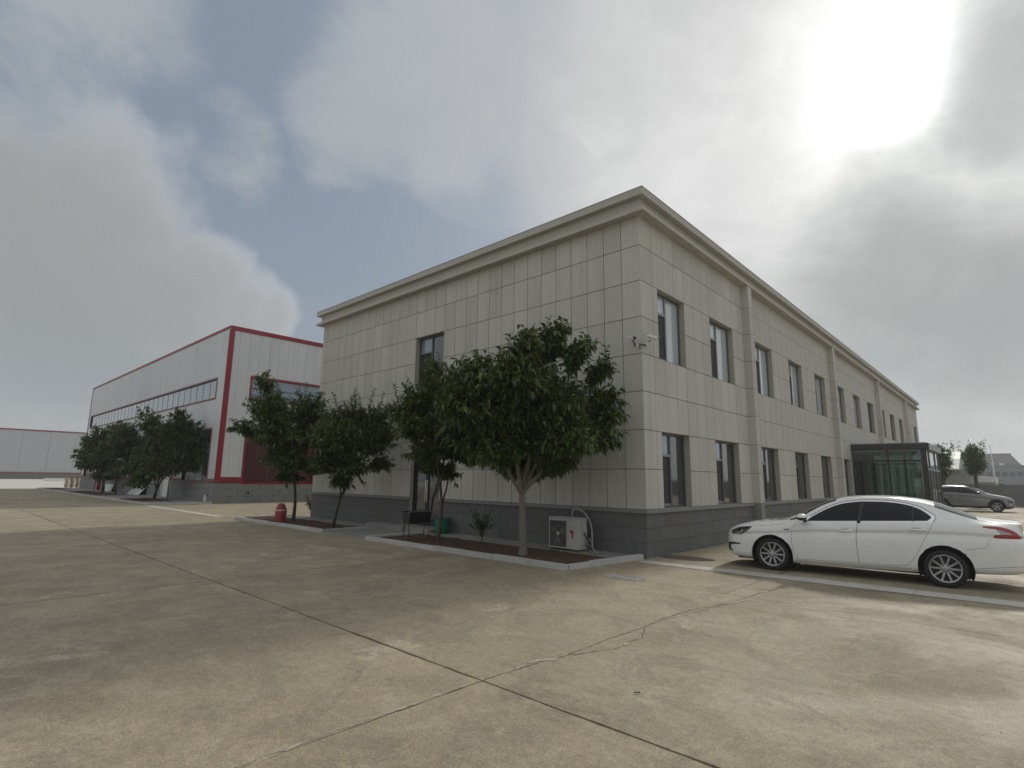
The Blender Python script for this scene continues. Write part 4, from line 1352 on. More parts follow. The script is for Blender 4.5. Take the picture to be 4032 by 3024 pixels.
line('fender_badge', [(.225, .793), (.33, .799)], .030, 'alu_mid', lift=.003)
line('headlight_strip', smooth_poly([(-.70, .665), (-.62, .668), (-.575, .70), (-.56, .75)], False), .022, 'lamp_clear', lift=.004)
line('fog_trim', smooth_poly([(-.62, .472), (-.84, .462), (-.875, .38), (-.80, .30)], False), .018, 'chrome', lift=.004)
for sgn in (-1, 1): mirror_part(sedan, .575, sgn * 1.005, 1.045, 'white_car', 'plastic', sgn)
for x_ in (-.015, 2.668):
    for sgn in (-1, 1): wheel(sedan, x_, sgn * (HW - .03 - .1025), .308, .308, .226, sgn, 10)
rear = MB(); rear.box((3.66, -.50, .34), (3.785, .50, .42)); rear.build('rear_diffuser', 'plastic', sedan, bevel=.02)
for sgn in (-1, 1):
    b = MB(); b.box((3.70, sgn * .62 - .09, .33), (3.792, sgn * .62 + .09, .385)); b.build('exhaust_trim', 'chrome', sedan, bevel=.01)
    b = MB(); b.box((3.70, sgn * .66 - .06, .41), (3.775, sgn * .66 + .06, .44)); b.build('reflector', 'lamp_red', sedan, bevel=.005)
b = MB(); b.box((3.765, -.26, .76), (3.79, .26, .88)); b.build('licence_plate_recess', 'alu_mid', sedan, bevel=.006)
b = MB(); b.tube([(.30, -.55, 1.0), (.36, -.1, 1.035), (.33, .5, 1.01)], .008, 6); b.build('wiper', 'plastic', sedan)

# --- silver sports utility vehicle beyond the porch
suv = thing('parked_car', 'silver grey high car with black wheel arches parked beyond the porch', 'car')
suv.location = (4.80, 36.98, 0); suv.rotation_euler[2] = math.pi
D2 = smooth_poly([(.62, 1.10, 1), (.95, 1.32), (1.25, 1.47), (1.6, 1.535), (2.2, 1.54), (2.8, 1.48), (3.05, 1.36), (2.95, 1.24, 1)])
FD2 = smooth_poly([(.50, 1.05, 1), (.42, .8), (.46, .42, 1), (1.52, .42, 1), (1.50, .8), (1.54, 1.15, 1)])
RD2 = smooth_poly([(1.54, 1.15, 1), (1.50, .8), (1.52, .42, 1), (2.25, .42, 1), (2.45, .8), (2.7, 1.2, 1)])
CL2 = np.array([(-.9, .18), (3.7, .18), (3.7, .45), (3.2, .36), (.45, .36), (-.45, .36), (-.9, .33)])
AR1 = np.array([(-.05 + .46 * math.cos(a), .37 + .46 * math.sin(a)) for a in np.linspace(0, 2 * math.pi, 40)[:-1]])
AR2 = AR1 + np.array([2.76, 0])
HL2 = smooth_poly([(-.85, .70, 1), (-.55, .76, 1), (-.60, .62, 1), (-.83, .55, 1)])
TL2 = smooth_poly([(3.3, 1.05, 1), (3.62, 1.05, 1), (3.62, .95, 1), (3.35, .92, 1)])
SQ = dict(
    s0=-.92, s1=3.70, ns=120, rows=(30, 18, 10), wmax=.92, floor=.22, paint='silver_car',
    w=[(-.92, .45), (-.9, .58), (-.82, .72), (-.65, .82), (-.3, .89), (.3, .915), (1.5, .92), (2.6, .91), (3.2, .88), (3.5, .82), (3.65, .72), (3.70, .55)],
    zb=[(-.92, .40), (-.88, .30), (-.6, .24), (.4, .22), (2.4, .22), (3.2, .28), (3.6, .36), (3.70, .5)],
    belt=[(-.92, .66), (-.85, .76), (-.6, .87), (-.3, .94), (.2, 1.02), (.5, 1.08), (.8, 1.12), (1.6, 1.17), (2.6, 1.23), (3.0, 1.24), (3.4, 1.22), (3.70, 1.0)],
    zr=[(-.92, .69), (-.85, .80), (-.6, .92), (-.3, .99), (.2, 1.09), (.45, 1.16), (.7, 1.29), (1.0, 1.44), (1.3, 1.54), (1.65, 1.60), (2.2, 1.605), (2.8, 1.56), (3.1, 1.49), (3.35, 1.38), (3.6, 1.18), (3.70, 1.04)],
    yr=[(-.92, .4), (-.8, .66), (-.4, .76), (.2, .79), (.5, .76), (1.0, .67), (1.5, .63), (2.5, .62), (3.1, .62), (3.5, .62), (3.70, .5)],
    zt=[(-.92, .71), (-.85, .83), (-.6, .96), (-.3, 1.04), (.2, 1.13), (.36, 1.18), (.7, 1.38), (1.0, 1.53), (1.3, 1.62), (1.65, 1.67), (2.2, 1.685), (2.8, 1.65), (3.1, 1.58), (3.35, 1.46), (3.6, 1.24), (3.70, 1.08)],
    inset=[(0, .10), (.06, .04), (.16, .012), (.4, .0), (.6, .006), (.72, .02), (.8, .008), (.93, .02), (1, .05)],
    arches=[(-.05, .37, .40), (2.71, .37, .40)],
    polys=[('door', FD2, 'silver_car'), ('door', RD2, 'silver_car'), ('sill_cladding', CL2, 'plastic'), ('arch_cladding', AR1, 'plastic'), ('arch_cladding', AR2, 'plastic'),
           ('side_window', D2, 'tint'), ('headlight', HL2, 'lamp_dark'), ('tail_light', TL2, 'lamp_red')],
    tops=[('windscreen', .42, 1.25, 'tint'), ('rear_window', 3.1, 3.5, 'tint')])
sy2, ln2, _ = build_car(suv, SQ)
ln2('seam', FD2[:-8], .012, 'seam'); ln2('seam', RD2[:-8], .012, 'seam')
ln2('pillar_trim', [(1.60, 1.17), (1.66, 1.53)], .07, 'plastic', lift=.004)
ln2('front_lamp', [(-.80, .50), (-.66, .52)], .13, 'lamp_clear', lift=.004)
ln2('roof_rail', [(1.1, 1.575), (1.6, 1.585), (2.7, 1.56)], .03, 'chrome', lift=.01)
for sgn in (-1, 1): mirror_part(suv, .80, sgn * 1.03, 1.19, 'silver_car', 'plastic', sgn)
for x_ in (-.05, 2.71):
    for sgn in (-1, 1): wheel(suv, x_, sgn * (.92 - .13), .355, .355, .24, sgn, 5, .22, False)

# ------------------------------------------------------------------ trees
def leaf_mesh(name, B, D, L, Wd, tone, mname, parent):
    """B bases, D directions, L lengths, Wd widths: folded, drooping leaves in one crown mesh"""
    n = len(B)
    up = rng.normal(0, .45, (n, 3)); up[:, 2] += 1.0
    D = D / (np.linalg.norm(D, axis=1, keepdims=True) + 1e-9)
    Sd = np.cross(D, up); Sd /= np.linalg.norm(Sd, axis=1, keepdims=True) + 1e-9
    Nn = np.cross(Sd, D)
    L_, W_ = L[:, None], Wd[:, None]
    mid = B + D * L_ * .45
    droop = np.zeros((n, 3)); droop[:, 2] = -1
    V = np.empty((n, 5, 3))
    V[:, 0] = B
    V[:, 1] = mid + Sd * W_ * .5 + Nn * W_ * .16
    V[:, 2] = mid - Sd * W_ * .5 + Nn * W_ * .16
    V[:, 3] = mid
    V[:, 4] = B + D * L_ * .93 + droop * L_ * rng.uniform(.12, .42, (n, 1))
    base = (np.arange(n) * 5)[:, None]
    F = np.concatenate([base + np.array([[0, 3, 1]]), base + np.array([[0, 2, 3]]), base + np.array([[1, 3, 4]]), base + np.array([[3, 2, 4]])], 1).reshape(-1, 3)
    me = bpy.data.meshes.new(name)
    me.vertices.add(n * 5); me.vertices.foreach_set('co', V.reshape(-1).astype(np.float32))
    me.loops.add(len(F) * 3); me.loops.foreach_set('vertex_index', F.reshape(-1).astype(np.int32))
    me.polygons.add(len(F)); me.polygons.foreach_set('loop_start', (np.arange(len(F)) * 3).astype(np.int32)); me.polygons.foreach_set('loop_total', np.full(len(F), 3, np.int32))
    a = me.attributes.new('leaf_tone', 'FLOAT', 'POINT'); a.data.foreach_set('value', np.repeat(tone, 5).astype(np.float32))
    me.materials.append(M[mname]); me.update(calc_edges=True); me.validate()
    o = bpy.data.objects.new(name, me); COL.objects.link(o); o.parent = parent
    return o


def curve_pts(a, b, sag, n=6):
    a, b = np.array(a, float), np.array(b, float)
    return [a + (b - a) * t + np.array(sag) * math.sin(math.pi * t) for t in np.linspace(0, 1, n)]


def tree(label, base, fork, blobs, leaves, leaf_len, trunk_r, name='tree', mleaf='leaf', bark='bark', depth_spread=.85, lean=None, group=None, twig_leaves=15, upright=.35, shoots=(), second=None):
    base = np.array(base, float)
    r = thing(name, label, 'tree', base, 0, group)
    dep = float((base - CAM) @ FW)

    def P(x, y, off=0.0):
        return CAM + ray(x, y) * (dep + off)
    sc = dep / 1178.0
    FWh = FW * np.array([1, 1, 0]); FWh /= np.linalg.norm(FWh)
    fk = P(*fork)
    wood = MB()
    tp = curve_pts(base - np.array([0, 0, .06]), fk, rng.normal(0, .02, 3), 7)
    rad = [trunk_r * (1.25 - .5 * t) for t in np.linspace(0, 1, 7)]; rad[0] *= 1.25
    wood.tube([p - base for p in tp], rad, 10)
    trunk = wood.build('trunk', bark, r, smooth=True)
    limbs = MB()
    B, D = [], []
    tot = sum(b[2] ** 2 for b in blobs)
    wsum = sum(b[2] for b in blobs); cxm = sum(b[0] * b[2] for b in blobs) / wsum
    Rc = max(abs(b[0] - cxm) + b[2] for b in blobs) * sc
    cen = []
    for bl in blobs:
        x, y, rp = bl[:3]
        edge = min(1.0, abs(x - cxm) * sc / (Rc + 1e-6))
        off = (bl[3] if len(bl) > 3 else rng.uniform(-1, 1) * depth_spread * Rc * (1 - .6 * edge))
        cen.append(P(x, y, 0) + FWh * off)
    order = sorted(range(len(blobs)), key=lambda k: -blobs[k][2])
    mains, lines = order[:max(3, len(blobs) // 4)], []
    for k in mains:
        c = cen[k]
        mid = fk + (c - fk) * .5 + rng.normal(0, .05, 3)
        lp = [fk - np.array([0, 0, .05]), fk + (mid - fk) * .5 + rng.normal(0, .03, 3), mid, mid + (c - mid) * .6 + rng.normal(0, .03, 3), c]
        r0 = trunk_r * .62
        limbs.tube([p - base for p in lp], [r0, r0 * .85, r0 * .62, r0 * .42, r0 * .2], 7)
        lines += lp[1:]
    for k in order:
        if k in mains: continue
        c = cen[k]
        st = min(lines, key=lambda q: np.linalg.norm(q - c) + (1.5 if q[2] > c[2] else 0))
        mid = st + (c - st) * .5 + rng.normal(0, .05, 3)
        limbs.tube([st - base, mid - base, c - base], [trunk_r * .3, trunk_r * .2, trunk_r * .1], 6)
    for bi, bl in enumerate(blobs):
        x, y, rp = bl[:3]
        R = rp * sc
        c = cen[bi]
        ntw = max(4, int(leaves * rp ** 2 / tot / twig_leaves))
        for k in range(ntw):
            v = rng.normal(0, 1, 3); v /= np.linalg.norm(v)
            if v[2] < -.3: v[2] *= .55
            rr = R * rng.uniform(.10, 1.15) ** .55
            tip = c + v * rr * np.array([1, 1, .95])
            st = c + (fk - c) * rng.uniform(0, .25) + rng.normal(0, .12 * R, 3)
            if k % 5 == 0:
                limbs.tube([st - base, (st + tip) / 2 - base + np.array([0, 0, .04]), tip - base], [.008, .006, .003], 4, False)
            tw = tip - st; Lt = np.linalg.norm(tw) + 1e-6; tw = tw / Lt
            for q in range(twig_leaves):
                t = rng.uniform(.2, 1.05)
                B.append(st + (tip - st) * t + np.array([0, 0, .04 * math.sin(math.pi * min(t, 1))]))
                D.append(tw * .55 + rng.normal(0, .5, 3) + np.array([0, 0, -.28 if rng.random() > upright else .25]))
    cc = np.mean(cen, 0)
    for k in range(int(26 + 2.2 * len(blobs))):          # leafy sprays break the outline
        bi = rng.integers(len(blobs)); R = blobs[bi][2] * sc; c = cen[bi]
        v = (c - cc) / (np.linalg.norm(c - cc) + 1e-6) + rng.normal(0, .6, 3) + np.array([0, 0, .1]); v[2] = max(v[2], -.15); v /= np.linalg.norm(v)
        a, b = c + v * R * .4, c + v * (R * rng.uniform(.95, 1.25) + rng.uniform(.0, .12))
        limbs.tube([a - base, b - base], [.008, .003], 4, False)
        nl_ = max(8, int(np.linalg.norm(b - a) / .020))
        for q in range(nl_):
            t = rng.uniform(.2, 1.03); B.append(a + (b - a) * t)
            D.append(v * .5 + rng.normal(0, .5, 3) + np.array([0, 0, -.55]))
    for (x0, y0, x1, y1) in shoots:          # long upright shoots above the crown
        a, b = P(x0, y0), P(x1, y1)
        o_ = FWh * rng.uniform(-.25, .25); a, b = a + o_, b + o_
        limbs.tube([a - base, (a + b) / 2 - base + rng.normal(0, .02, 3), b - base], [.012, .009, .003], 5, False)
        nl_ = max(10, int(np.linalg.norm(b - a) / .022))
        for k in range(nl_):
            t = k / nl_ + rng.uniform(0, .03)
            B.append(a + (b - a) * t); an = k * 2.4
            D.append(np.array([math.cos(an), math.sin(an), .25]) * .9 + (b - a) / np.linalg.norm(b - a) * .3)
    limbs.build('limbs', bark, r, smooth=True)
    B, D = np.array(B) - base, np.array(D)
    n = len(B)
    L = leaf_len * rng.uniform(.65, 1.2, n)
    tone = np.clip(rng.beta(1.3, 2.8, n), 0, 1)
    o = leaf_mesh('crown', B, D, L, L * rng.uniform(.30, .42, n), tone, mleaf, r)
    return r


def soil_pt(x, y, z=.055): p = at(x, y, 2, z); return p


tree('large dense tree with pale trunk in the bed next to the office corner', soil_pt(1130, 1199), (1127, 1062),
     [(1190, 748, 44), (1130, 775, 36), (1240, 778, 32), (1300, 795, 28, .1), (1180, 820, 72), (1110, 840, 66), (1040, 830, 58), (1000, 815, 40), (1240, 870, 72), (1308, 862, 36, .15),
      (1150, 905, 82), (1060, 905, 70), (1270, 935, 58), (1215, 955, 66), (1120, 965, 62), (1300, 950, 34), (1080, 985, 44), (1160, 1005, 46), (1320, 900, 22), (1000, 880, 52), (985, 930, 36), (1110, 1005, 40), (1200, 1000, 36), (1040, 955, 44), (1110, 900, 52, -.7), (1205, 890, 52, -.7), (1150, 830, 44, -.6), (1160, 960, 44, -.6)],
     60000, .185, .075, bark='bark_pale', depth_spread=.70, upright=.28,
     shoots=[(1180, 740, 1185, 692), (1210, 745, 1216, 688), (1140, 770, 1112, 722), (1240, 770, 1262, 728), (1300, 790, 1306, 752), (1215, 740, 1232, 695), (1310, 800, 1338, 800), (1100, 770, 1100, 720)])
tree('slender leaning tree with a fork low down between the grill and the bucket', soil_pt(945, 1172), (955, 1086),
     [(935, 805, 30), (905, 865, 44), (950, 855, 50), (895, 925, 42), (950, 915, 58), (925, 975, 46), (980, 965, 50), (1020, 985, 34), (960, 1020, 28), (870, 895, 28), (1000, 930, 44), (930, 1010, 30)],
     30000, .130, .045, mleaf='leaf_light', depth_spread=.55, upright=.5,
     shoots=[(870, 900, 850, 828), (890, 880, 872, 828), (915, 850, 910, 775), (940, 840, 948, 762), (955, 850, 962, 790), (925, 850, 932, 790), (890, 900, 862, 850), (880, 930, 848, 880)])
tree('tree with spiky upright shoots standing nearest the grey step in the far bed', soil_pt(717, 1140), (735, 1075),
     [(710, 905, 36), (755, 900, 42), (800, 905, 42), (700, 945, 36), (745, 955, 56), (800, 955, 50), (835, 940, 26), (720, 1000, 40), (770, 1005, 44), (815, 1000, 28), (745, 1040, 24)],
     34000, .135, .05, depth_spread=.6, upright=.5,
     shoots=[(755, 890, 770, 838), (735, 890, 722, 850), (800, 890, 812, 840), (815, 900, 832, 848), (780, 890, 776, 850), (700, 920, 690, 870)])
tree('tree with a tall tuft on top standing beside the red hydrant', soil_pt(633, 1124), (637, 1050),
     [(573, 828, 22), (578, 862, 26), (545, 880, 24), (600, 892, 46), (650, 888, 46), (680, 880, 30), (565, 935, 44), (620, 940, 58), (668, 940, 46), (535, 925, 22), (600, 985, 46), (645, 995, 46), (615, 1025, 26), (670, 1010, 26)],
     34000, .165, .058, depth_spread=.6, upright=.3,
     shoots=[(573, 850, 570, 806), (545, 885, 532, 858), (560, 850, 558, 815), (660, 870, 668, 828), (600, 870, 604, 832)])
tree('bushy many-stemmed tree in the bed nearest the warehouse corner', at(332, 1078, 2, .1), (338, 1058),
     [(342, 918, 30), (318, 940, 32), (368, 940, 38), (330, 970, 46), (385, 970, 44), (298, 980, 32), (340, 1012, 40), (378, 1008, 34), (330, 1038, 26), (308, 1010, 28)],
     20000, .27, .085, depth_spread=.6)
tree('thin pale-stemmed tree just right of the bushy one by the warehouse', at(361, 1079, 2, .1), (366, 1035),
     [(402, 910, 24), (385, 935, 24), (415, 940, 30), (430, 968, 30), (405, 975, 34), (440, 990, 18), (415, 1005, 24), (385, 1000, 24)],
     12000, .27, .05, bark='bark_pale', depth_spread=.6)
tree('small tree with forked trunk farthest along the warehouse bed', at(221, 1063, 2, .1), (224, 1040),
     [(188, 978, 30), (214, 955, 32), (242, 950, 30), (178, 1000, 22), (205, 998, 34), (237, 992, 34), (215, 1024, 24)],
     11000, .33, .11, depth_spread=.6)
tree('slim straight-trunked tree between the other warehouse bed trees', at(249, 1067, 2, .1), (250, 1035),
     [(262, 945, 30), (290, 942, 30), (255, 972, 34), (292, 970, 34), (272, 1000, 34), (246, 1014, 24), (300, 1002, 26)],
     11000, .31, .07, depth_spread=.6)


def shrub(label, base, h, w, n, mleaf, ll):
    base = np.array(base, float)
    r = thing('shrub', label, 'shrub', base)
    st = MB(); B, D = [], []
    st.tube([(0, 0, -.03), (.01, 0, h * .2), (.0, .01, h * .4)], [.022, .018, .014], 6)
    for k in range(n):
        a = rng.uniform(0, 6.28); e = rng.uniform(.2, 1.2)
        tip = np.array([math.cos(a) * w * rng.uniform(.3, 1), math.sin(a) * w * rng.uniform(.3, 1), h * rng.uniform(.5, 1.0)])
        s0 = np.array([0, 0, h * rng.uniform(.1, .4)])
        st.tube([s0, (s0 + tip) / 2 + np.array([0, 0, .03]), tip], [.008, .006, .002], 4, False)
        for q in range(9):
            t = rng.uniform(.35, 1.02); B.append(s0 + (tip - s0) * t); D.append(rng.normal(0, .6, 3) + (tip - s0) * .6)
    st.build('stems', 'bark', r, smooth=True)
    B, D = np.array(B), np.array(D); m = len(B); L = ll * rng.uniform(.6, 1.2, m)
    leaf_mesh('foliage', B, D, L, L * .38, rng.beta(1.6, 3, m), mleaf, r)


shrub('low sparse shrub in the soil left of the air conditioner', soil_pt(1040, 1172), .85, .42, 46, 'leaf', .09)
shrub('small sparse shrub between the two trees of the far bed', soil_pt(672, 1114), .95, .40, 44, 'leaf', .10)

# ------------------------------------------------------------------ air conditioner
ac = thing('air_conditioner', 'dirty white outdoor air conditioner unit with red mark on the soil bed', 'air conditioner', (-1.86, -.445, .058))
w2, d2, h2 = .44, .175, .75
b = MB(); b.box((-w2, -d2, .035), (w2, d2, h2 - .025)); b.build('casing', 'ac', ac, bevel=.012)
b = MB(); b.box((-w2 - .006, -d2 - .006, h2 - .024), (w2 + .006, d2 + .006, h2)); b.build('lid', 'ac', ac, bevel=.01)
for x in (-.30, .30): boxobj('foot', (x - .06, -d2 - .02, -.005), (x + .06, d2 + .02, .034), 'ac_dark', ac)
gx0, gx1, gz0, gz1 = -.40, .10, .075, .675
b = MB(); b.box((gx0, -d2 - .004, gz0), (gx1, -d2 + .01, gz1)); fan = b.build('fan_opening', 'ac_dark', ac)
for a0, a1 in (((gx0 - .018, gz0 - .018), (gx1 + .018, gz0)), ((gx0 - .018, gz1), (gx1 + .018, gz1 + .018)), ((gx0 - .018, gz0 + .0005), (gx0, gz1 - .0005)), ((gx1, gz0 + .0005), (gx1 + .018, gz1 - .0005))):
    boxobj('grille_rim', (a0[0], -d2 - .02, a0[1]), (a1[0], -d2 - .001, a1[1]), 'ac', ac)
gc = ((gx0 + gx1) / 2, (gz0 + gz1) / 2)
b = MB()
for rr in np.arange(.05, .36, .022):
    pts = []
    for k in range(49):
        a = 2 * math.pi * k / 48; x, z = gc[0] + rr * math.cos(a), gc[1] + rr * math.sin(a)
        if gx0 < x < gx1 and gz0 < z < gz1: pts.append((x, -d2 - .012, z))
        else:
            if len(pts) > 1: b.tube(pts, .003, 4, False)
            pts = []
    if len(pts) > 1: b.tube(pts, .003, 4, False)
for k in range(12):
    a = 2 * math.pi * k / 12
    x, z = gc[0] + .33 * math.cos(a), gc[1] + .33 * math.sin(a)
    x, z = min(max(x, gx0), gx1), min(max(z, gz0), gz1)
    b.tube([(gc[0], -d2 - .014, gc[1]), (x, -d2 - .014, z)], .003, 4, False)
b.build('fan_guard', 'ac_grille', ac)
b = MB(); b.lathe([(.001, -d2 - .024), (.042, -d2 - .022), (.045, -d2 - .010)], 24, 'y', (gc[0], 0, gc[1])); b.build('fan_hub', 'ac', ac, smooth=True)
for k in range(3):
    a = 2 * math.pi * k / 3 + .4; b = MB()
    vs = []
    for t in np.linspace(.05, .23, 6):
        for s_, yy in ((-.5, 0), (.5, .0015)):
            an = a + s_ * .9; vs.append((gc[0] + t * math.cos(an), -d2 - .0065 + yy * .5, gc[1] + t * math.sin(an)))
    b.add(vs, [(2 * i, 2 * i + 1, 2 * i + 3, 2 * i + 2) for i in range(5)]); b.build('fan_blade', 'ac_grille', ac)
b = MB(); b.box((.135, -d2 - .006, .52), (.40, -d2 - .001, .535)); b.build('front_seam', 'hose', ac)
b = MB(); mk = [(.185, .435), (.20, .47), (.25, .475), (.295, .46), (.30, .43), (.288, .40), (.29, .34), (.275, .285), (.245, .29), (.243, .36), (.235, .395), (.20, .405)]
b.add([(x, -d2 - .003, z) for x, z in mk], [tuple(range(len(mk)))]); b.build('red_mark', 'sticker', ac)
b = MB(); b.box((w2 - .002, -.06, .42), (w2 + .035, .10, .52)); b.build('valve_cover', 'ac', ac, bevel=.008)
b = MB(); b.tube([(w2 + .02, .02, .43), (w2 + .06, .03, .33), (w2 + .12, .08, .20), (w2 + .14, .10, .13)], .013, 7); b.build('cable', 'black', ac, smooth=True)
hp = [(.02, .16, h2 - .02), (.015, .165, h2 + .10), (.06, .165, h2 + .17), (.18, .16, h2 + .19), (.34, .16, h2 + .13), (.47, .155, h2 + .01), (.57, .15, h2 - .18), (.60, .14, .38), (.61, .12, .24), (.66, .06, .18), (.70, 0, .14), (.80, -.06, .05), (.92, -.10, .012)]
b = MB(); pts = smooth_poly  # smooth the hose by sampling a spline
H = np.array(hp)
tt = np.linspace(0, len(H) - 1, 70); HS = np.stack([np.array(pchip(list(zip(range(len(H)), H[:, k])))(tt)) for k in range(3)], 1)
b.tube(list(HS), [.022 if k < 46 else .022 - .012 * (k - 46) / 24 for k in range(70)], 8); b.build('hose', 'hose', ac, smooth=True)
b = MB(); b.tube([(.46, .10, .10), (.50, .10, .20), (.55, .12, .30), (.56, .13, .22), (.52, .11, .14), (.60, .10, .12), (.66, .06, .20)], .02, 7); b.build('pipe_loop', 'hose', ac, smooth=True)

# ------------------------------------------------------------------ small things in the beds
hy = thing('fire_hydrant', 'squat faded red hydrant with a white band standing in the far bed', 'hydrant', tuple(soil_pt(605, 1127, .05)))
b = MB(); b.lathe([(.001, -.03), (.20, -.03), (.215, .03), (.212, .25), (.222, .36), (.218, .415)], 22); b.build('body', 'hydrant', hy, smooth=True)
b = MB(); b.lathe([(.220, .416), (.226, .425), (.220, .452), (.212, .458)], 22); b.build('band', 'board', hy, smooth=True)
b = MB(); b.lathe([(.211, .459), (.19, .53), (.145, .62), (.105, .675), (.05, .692), (.001, .694)], 22); b.build('cap', 'hydrant', hy, smooth=True)
hy.scale = (.9, .9, .94)
gl_ = thing('charcoal_grill', 'black metal charcoal grill trough on thin legs in the bed before the door', 'grill', (-5.85, -1.86, .055), math.radians(92))
b = MB(); L_, Wt, Wb, zt_, zb_ = .37, .15, .11, .73, .44
b.add([(-L_, -Wb, zb_), (L_, -Wb, zb_), (L_, Wb, zb_), (-L_, Wb, zb_), (-L_, -Wt, zt_), (L_, -Wt, zt_), (L_, Wt, zt_), (-L_, Wt, zt_)],
      [(3, 2, 1, 0), (0, 1, 5, 4), (1, 2, 6, 5), (2, 3, 7, 6), (3, 0, 4, 7)]); b.build('trough', 'black', gl_)
b = MB(); b.box((-L_ - .05, -Wt - .03, zt_), (L_ + .04, -Wt + .012, zt_ + .022)); b.build('rim', 'alu_mid', gl_)
b = MB(); b.box((-L_ - .05, Wt - .012, zt_), (L_ + .04, Wt + .03, zt_ + .022)); b.build('rim', 'black', gl_)
for x in (-L_ + .03, L_ - .03):
    for y in (-.10, .10):
        b = MB(); b.tube([(x, y, zb_ + .02), (x * 1.02, y * 1.1, -.04)], .012, 6); b.build('leg', 'black', gl_)
bk = thing('bucket', 'green plastic bucket standing against the office wall by the door', 'bucket', (-6.62, -.33, .058))
b = MB(); b.lathe([(.001, 0), (.185, 0), (.19, .01), (.225, .44), (.222, .445), (.21, .445), (.178, .02), (.001, .02)], 26); b.build('body', 'bucket', bk, smooth=True)
b = MB(); b.lathe([(.222, .40), (.238, .405), (.242, .455), (.228, .46), (.212, .455)], 26); b.build('rim', 'bucket', bk, smooth=True)
hnd = [(.235 * math.cos(a), .235 * math.sin(a), .45 - .10 * math.sin(a)) for a in np.linspace(0, math.pi, 14)]
b = MB(); b.tube(hnd, .006, 5); b.build('handle', 'alu_mid', bk)


# ------------------------------------------------------------------ security cameras at the corner
def cctv(label, pos, d, mount, cable):
    pos, d = np.array(pos, float), np.array(d, float); d /= np.linalg.norm(d)
    r = thing('security_camera', label, 'camera', pos, 0, 'security cameras at the office corner')
    s = np.cross(d, (0, 0, 1)); s /= np.linalg.norm(s); u = np.cross(s, d)

    def bar(q, a0, a1, hw, z0, z1):
        V = [d * a + s * x + u * z for a in (a0, a1) for x, z in ((-hw, z0), (hw, z0), (hw, z1), (-hw, z1))]
        q.add(V, [(0, 1, 2, 3), (7, 6, 5, 4), (0, 4, 5, 1), (1, 5, 6, 2), (2, 6, 7, 3), (3, 7, 4, 0)])
    q = MB(); bar(q, -.16, .12, .042, -.045, .035); q.build('housing', 'cctv', r, bevel=.012)
    q = MB(); bar(q, -.17, .175, .052, .036, .048); q.build('sun_shield', 'cctv', r, bevel=.006)
    q = MB(); bar(q, .1205, .128, .036, -.038, .028); q.build('lens_window', 'black', r)
    m = np.array(mount, float) - pos
    q = MB(); q.tube([u * -.045, u * -.11 - d * .02, m + (u * -.02)], [.018, .017, .02], 8); q.build('bracket', 'cctv', r, smooth=True)
    q = MB(); q.tube([m, m + np.array(cable[0]) * .06], .045, 12); q.build('wall_plate', 'cctv', r)
    if len(cable) > 1:
        pts = [np.array(c, float) - pos for c in cable[1:]]
        q = MB(); q.tube(pts, .016, 7); q.build('cable', 'black', r, smooth=True)


cctv('white bullet security camera on the shaded side of the office corner', (-.13, -.24, 5.00), (.75, -.35, -.28), (-.10, -.035, 4.80),
     [(0, -1, 0), (-.10, -.24, 4.93), (-.12, -.10, 4.80), (-.06, -.05, 4.78), (-.03, -.04, 4.86), (.03, -.02, 4.83), (.05, .03, 4.83), (.08, .10, 4.86)])
cctv('white bullet security camera on the window side of the office corner', (.21, .14, 5.03), (.32, .92, -.12), (.035, .10, 4.86),
     [(1, 0, 0), (.05, .10, 4.85), (.12, .12, 4.92), (.19, .12, 4.95)])

# ------------------------------------------------------------------ clutter along the warehouse
def lean_board(label, x0, x1, h, z0, lean, mname='board'):
    r = thing('board', label, 'board', ((x0 + x1) / 2, .86, z0))
    w = (x1 - x0) / 2
    q = MB()
    V = [(-w, -lean, 0), (w, -lean, 0), (w, .0, h), (-w, .0, h)]
    V += [(x, y + .04, z + .02) for x, y, z in V]
    q.add(V, [(0, 1, 2, 3), (7, 6, 5, 4), (0, 4, 5, 1), (1, 5, 6, 2), (2, 6, 7, 3), (3, 7, 4, 0)])
    q.build('sheet', mname, r)
    q = MB(); q.box((-w, -.001, h), (w, .05, h + .03)); q.build('edge_strip', 'path', r)


lean_board('white board leaning against the plinth right behind the bushy warehouse tree', -45.9, -42.6, .55, .10, .45)
lean_board('white board leaning behind the small forked tree along the warehouse', -56.1, -52.5, .62, .10, .20)
pp = thing('vent_pipe', 'short grey pipe stub rising from the paving at the warehouse corner', 'pipe', tuple(at((450 + 1585 * .22604) / 1.8228, (1680 + 1300 * .22604) / 1.8228, 2, .1)))
b = MB(); b.lathe([(.11, -.02), (.11, .40), (.09, .40), (.09, .1)], 14); b.build('pipe', 'board', pp, smooth=True)
b = MB(); b.tube([(.05, 0, .36), (.20, .02, .42), (.25, .03, .36)], .07, 9); b.build('elbow', 'frame_brown', pp, smooth=True)
tp_ = thing('outside_tap', 'small dark pipe outlet sticking out of the warehouse block plinth', 'tap', (WX1 + .035, 2.9, .62))
b = MB(); b.tube([(0, 0, 0), (.12, 0, 0), (.16, 0, -.05)], .045, 8); b.build('spout', 'black', tp_, smooth=True)
b = MB(); b.lathe([(.07, -.01), (.07, .01)], 10, 'z', (.02, 0, .05)); b.tube([(.02, 0, 0), (.02, 0, .06)], .02, 6); b.build('valve', 'black', tp_)
sh = thing('shovel', 'red handled shovel stuck upright in the soil by the warehouse trees', 'shovel', tuple(at((0 + 1632 * .22604) / 1.8228, (1780 + 690 * .22604) / 1.8228, 2, .1)))
b = MB(); b.tube([(0, 0, -.05), (.06, 0, 1.15)], .03, 6); b.build('shaft', 'frame_brown', sh)
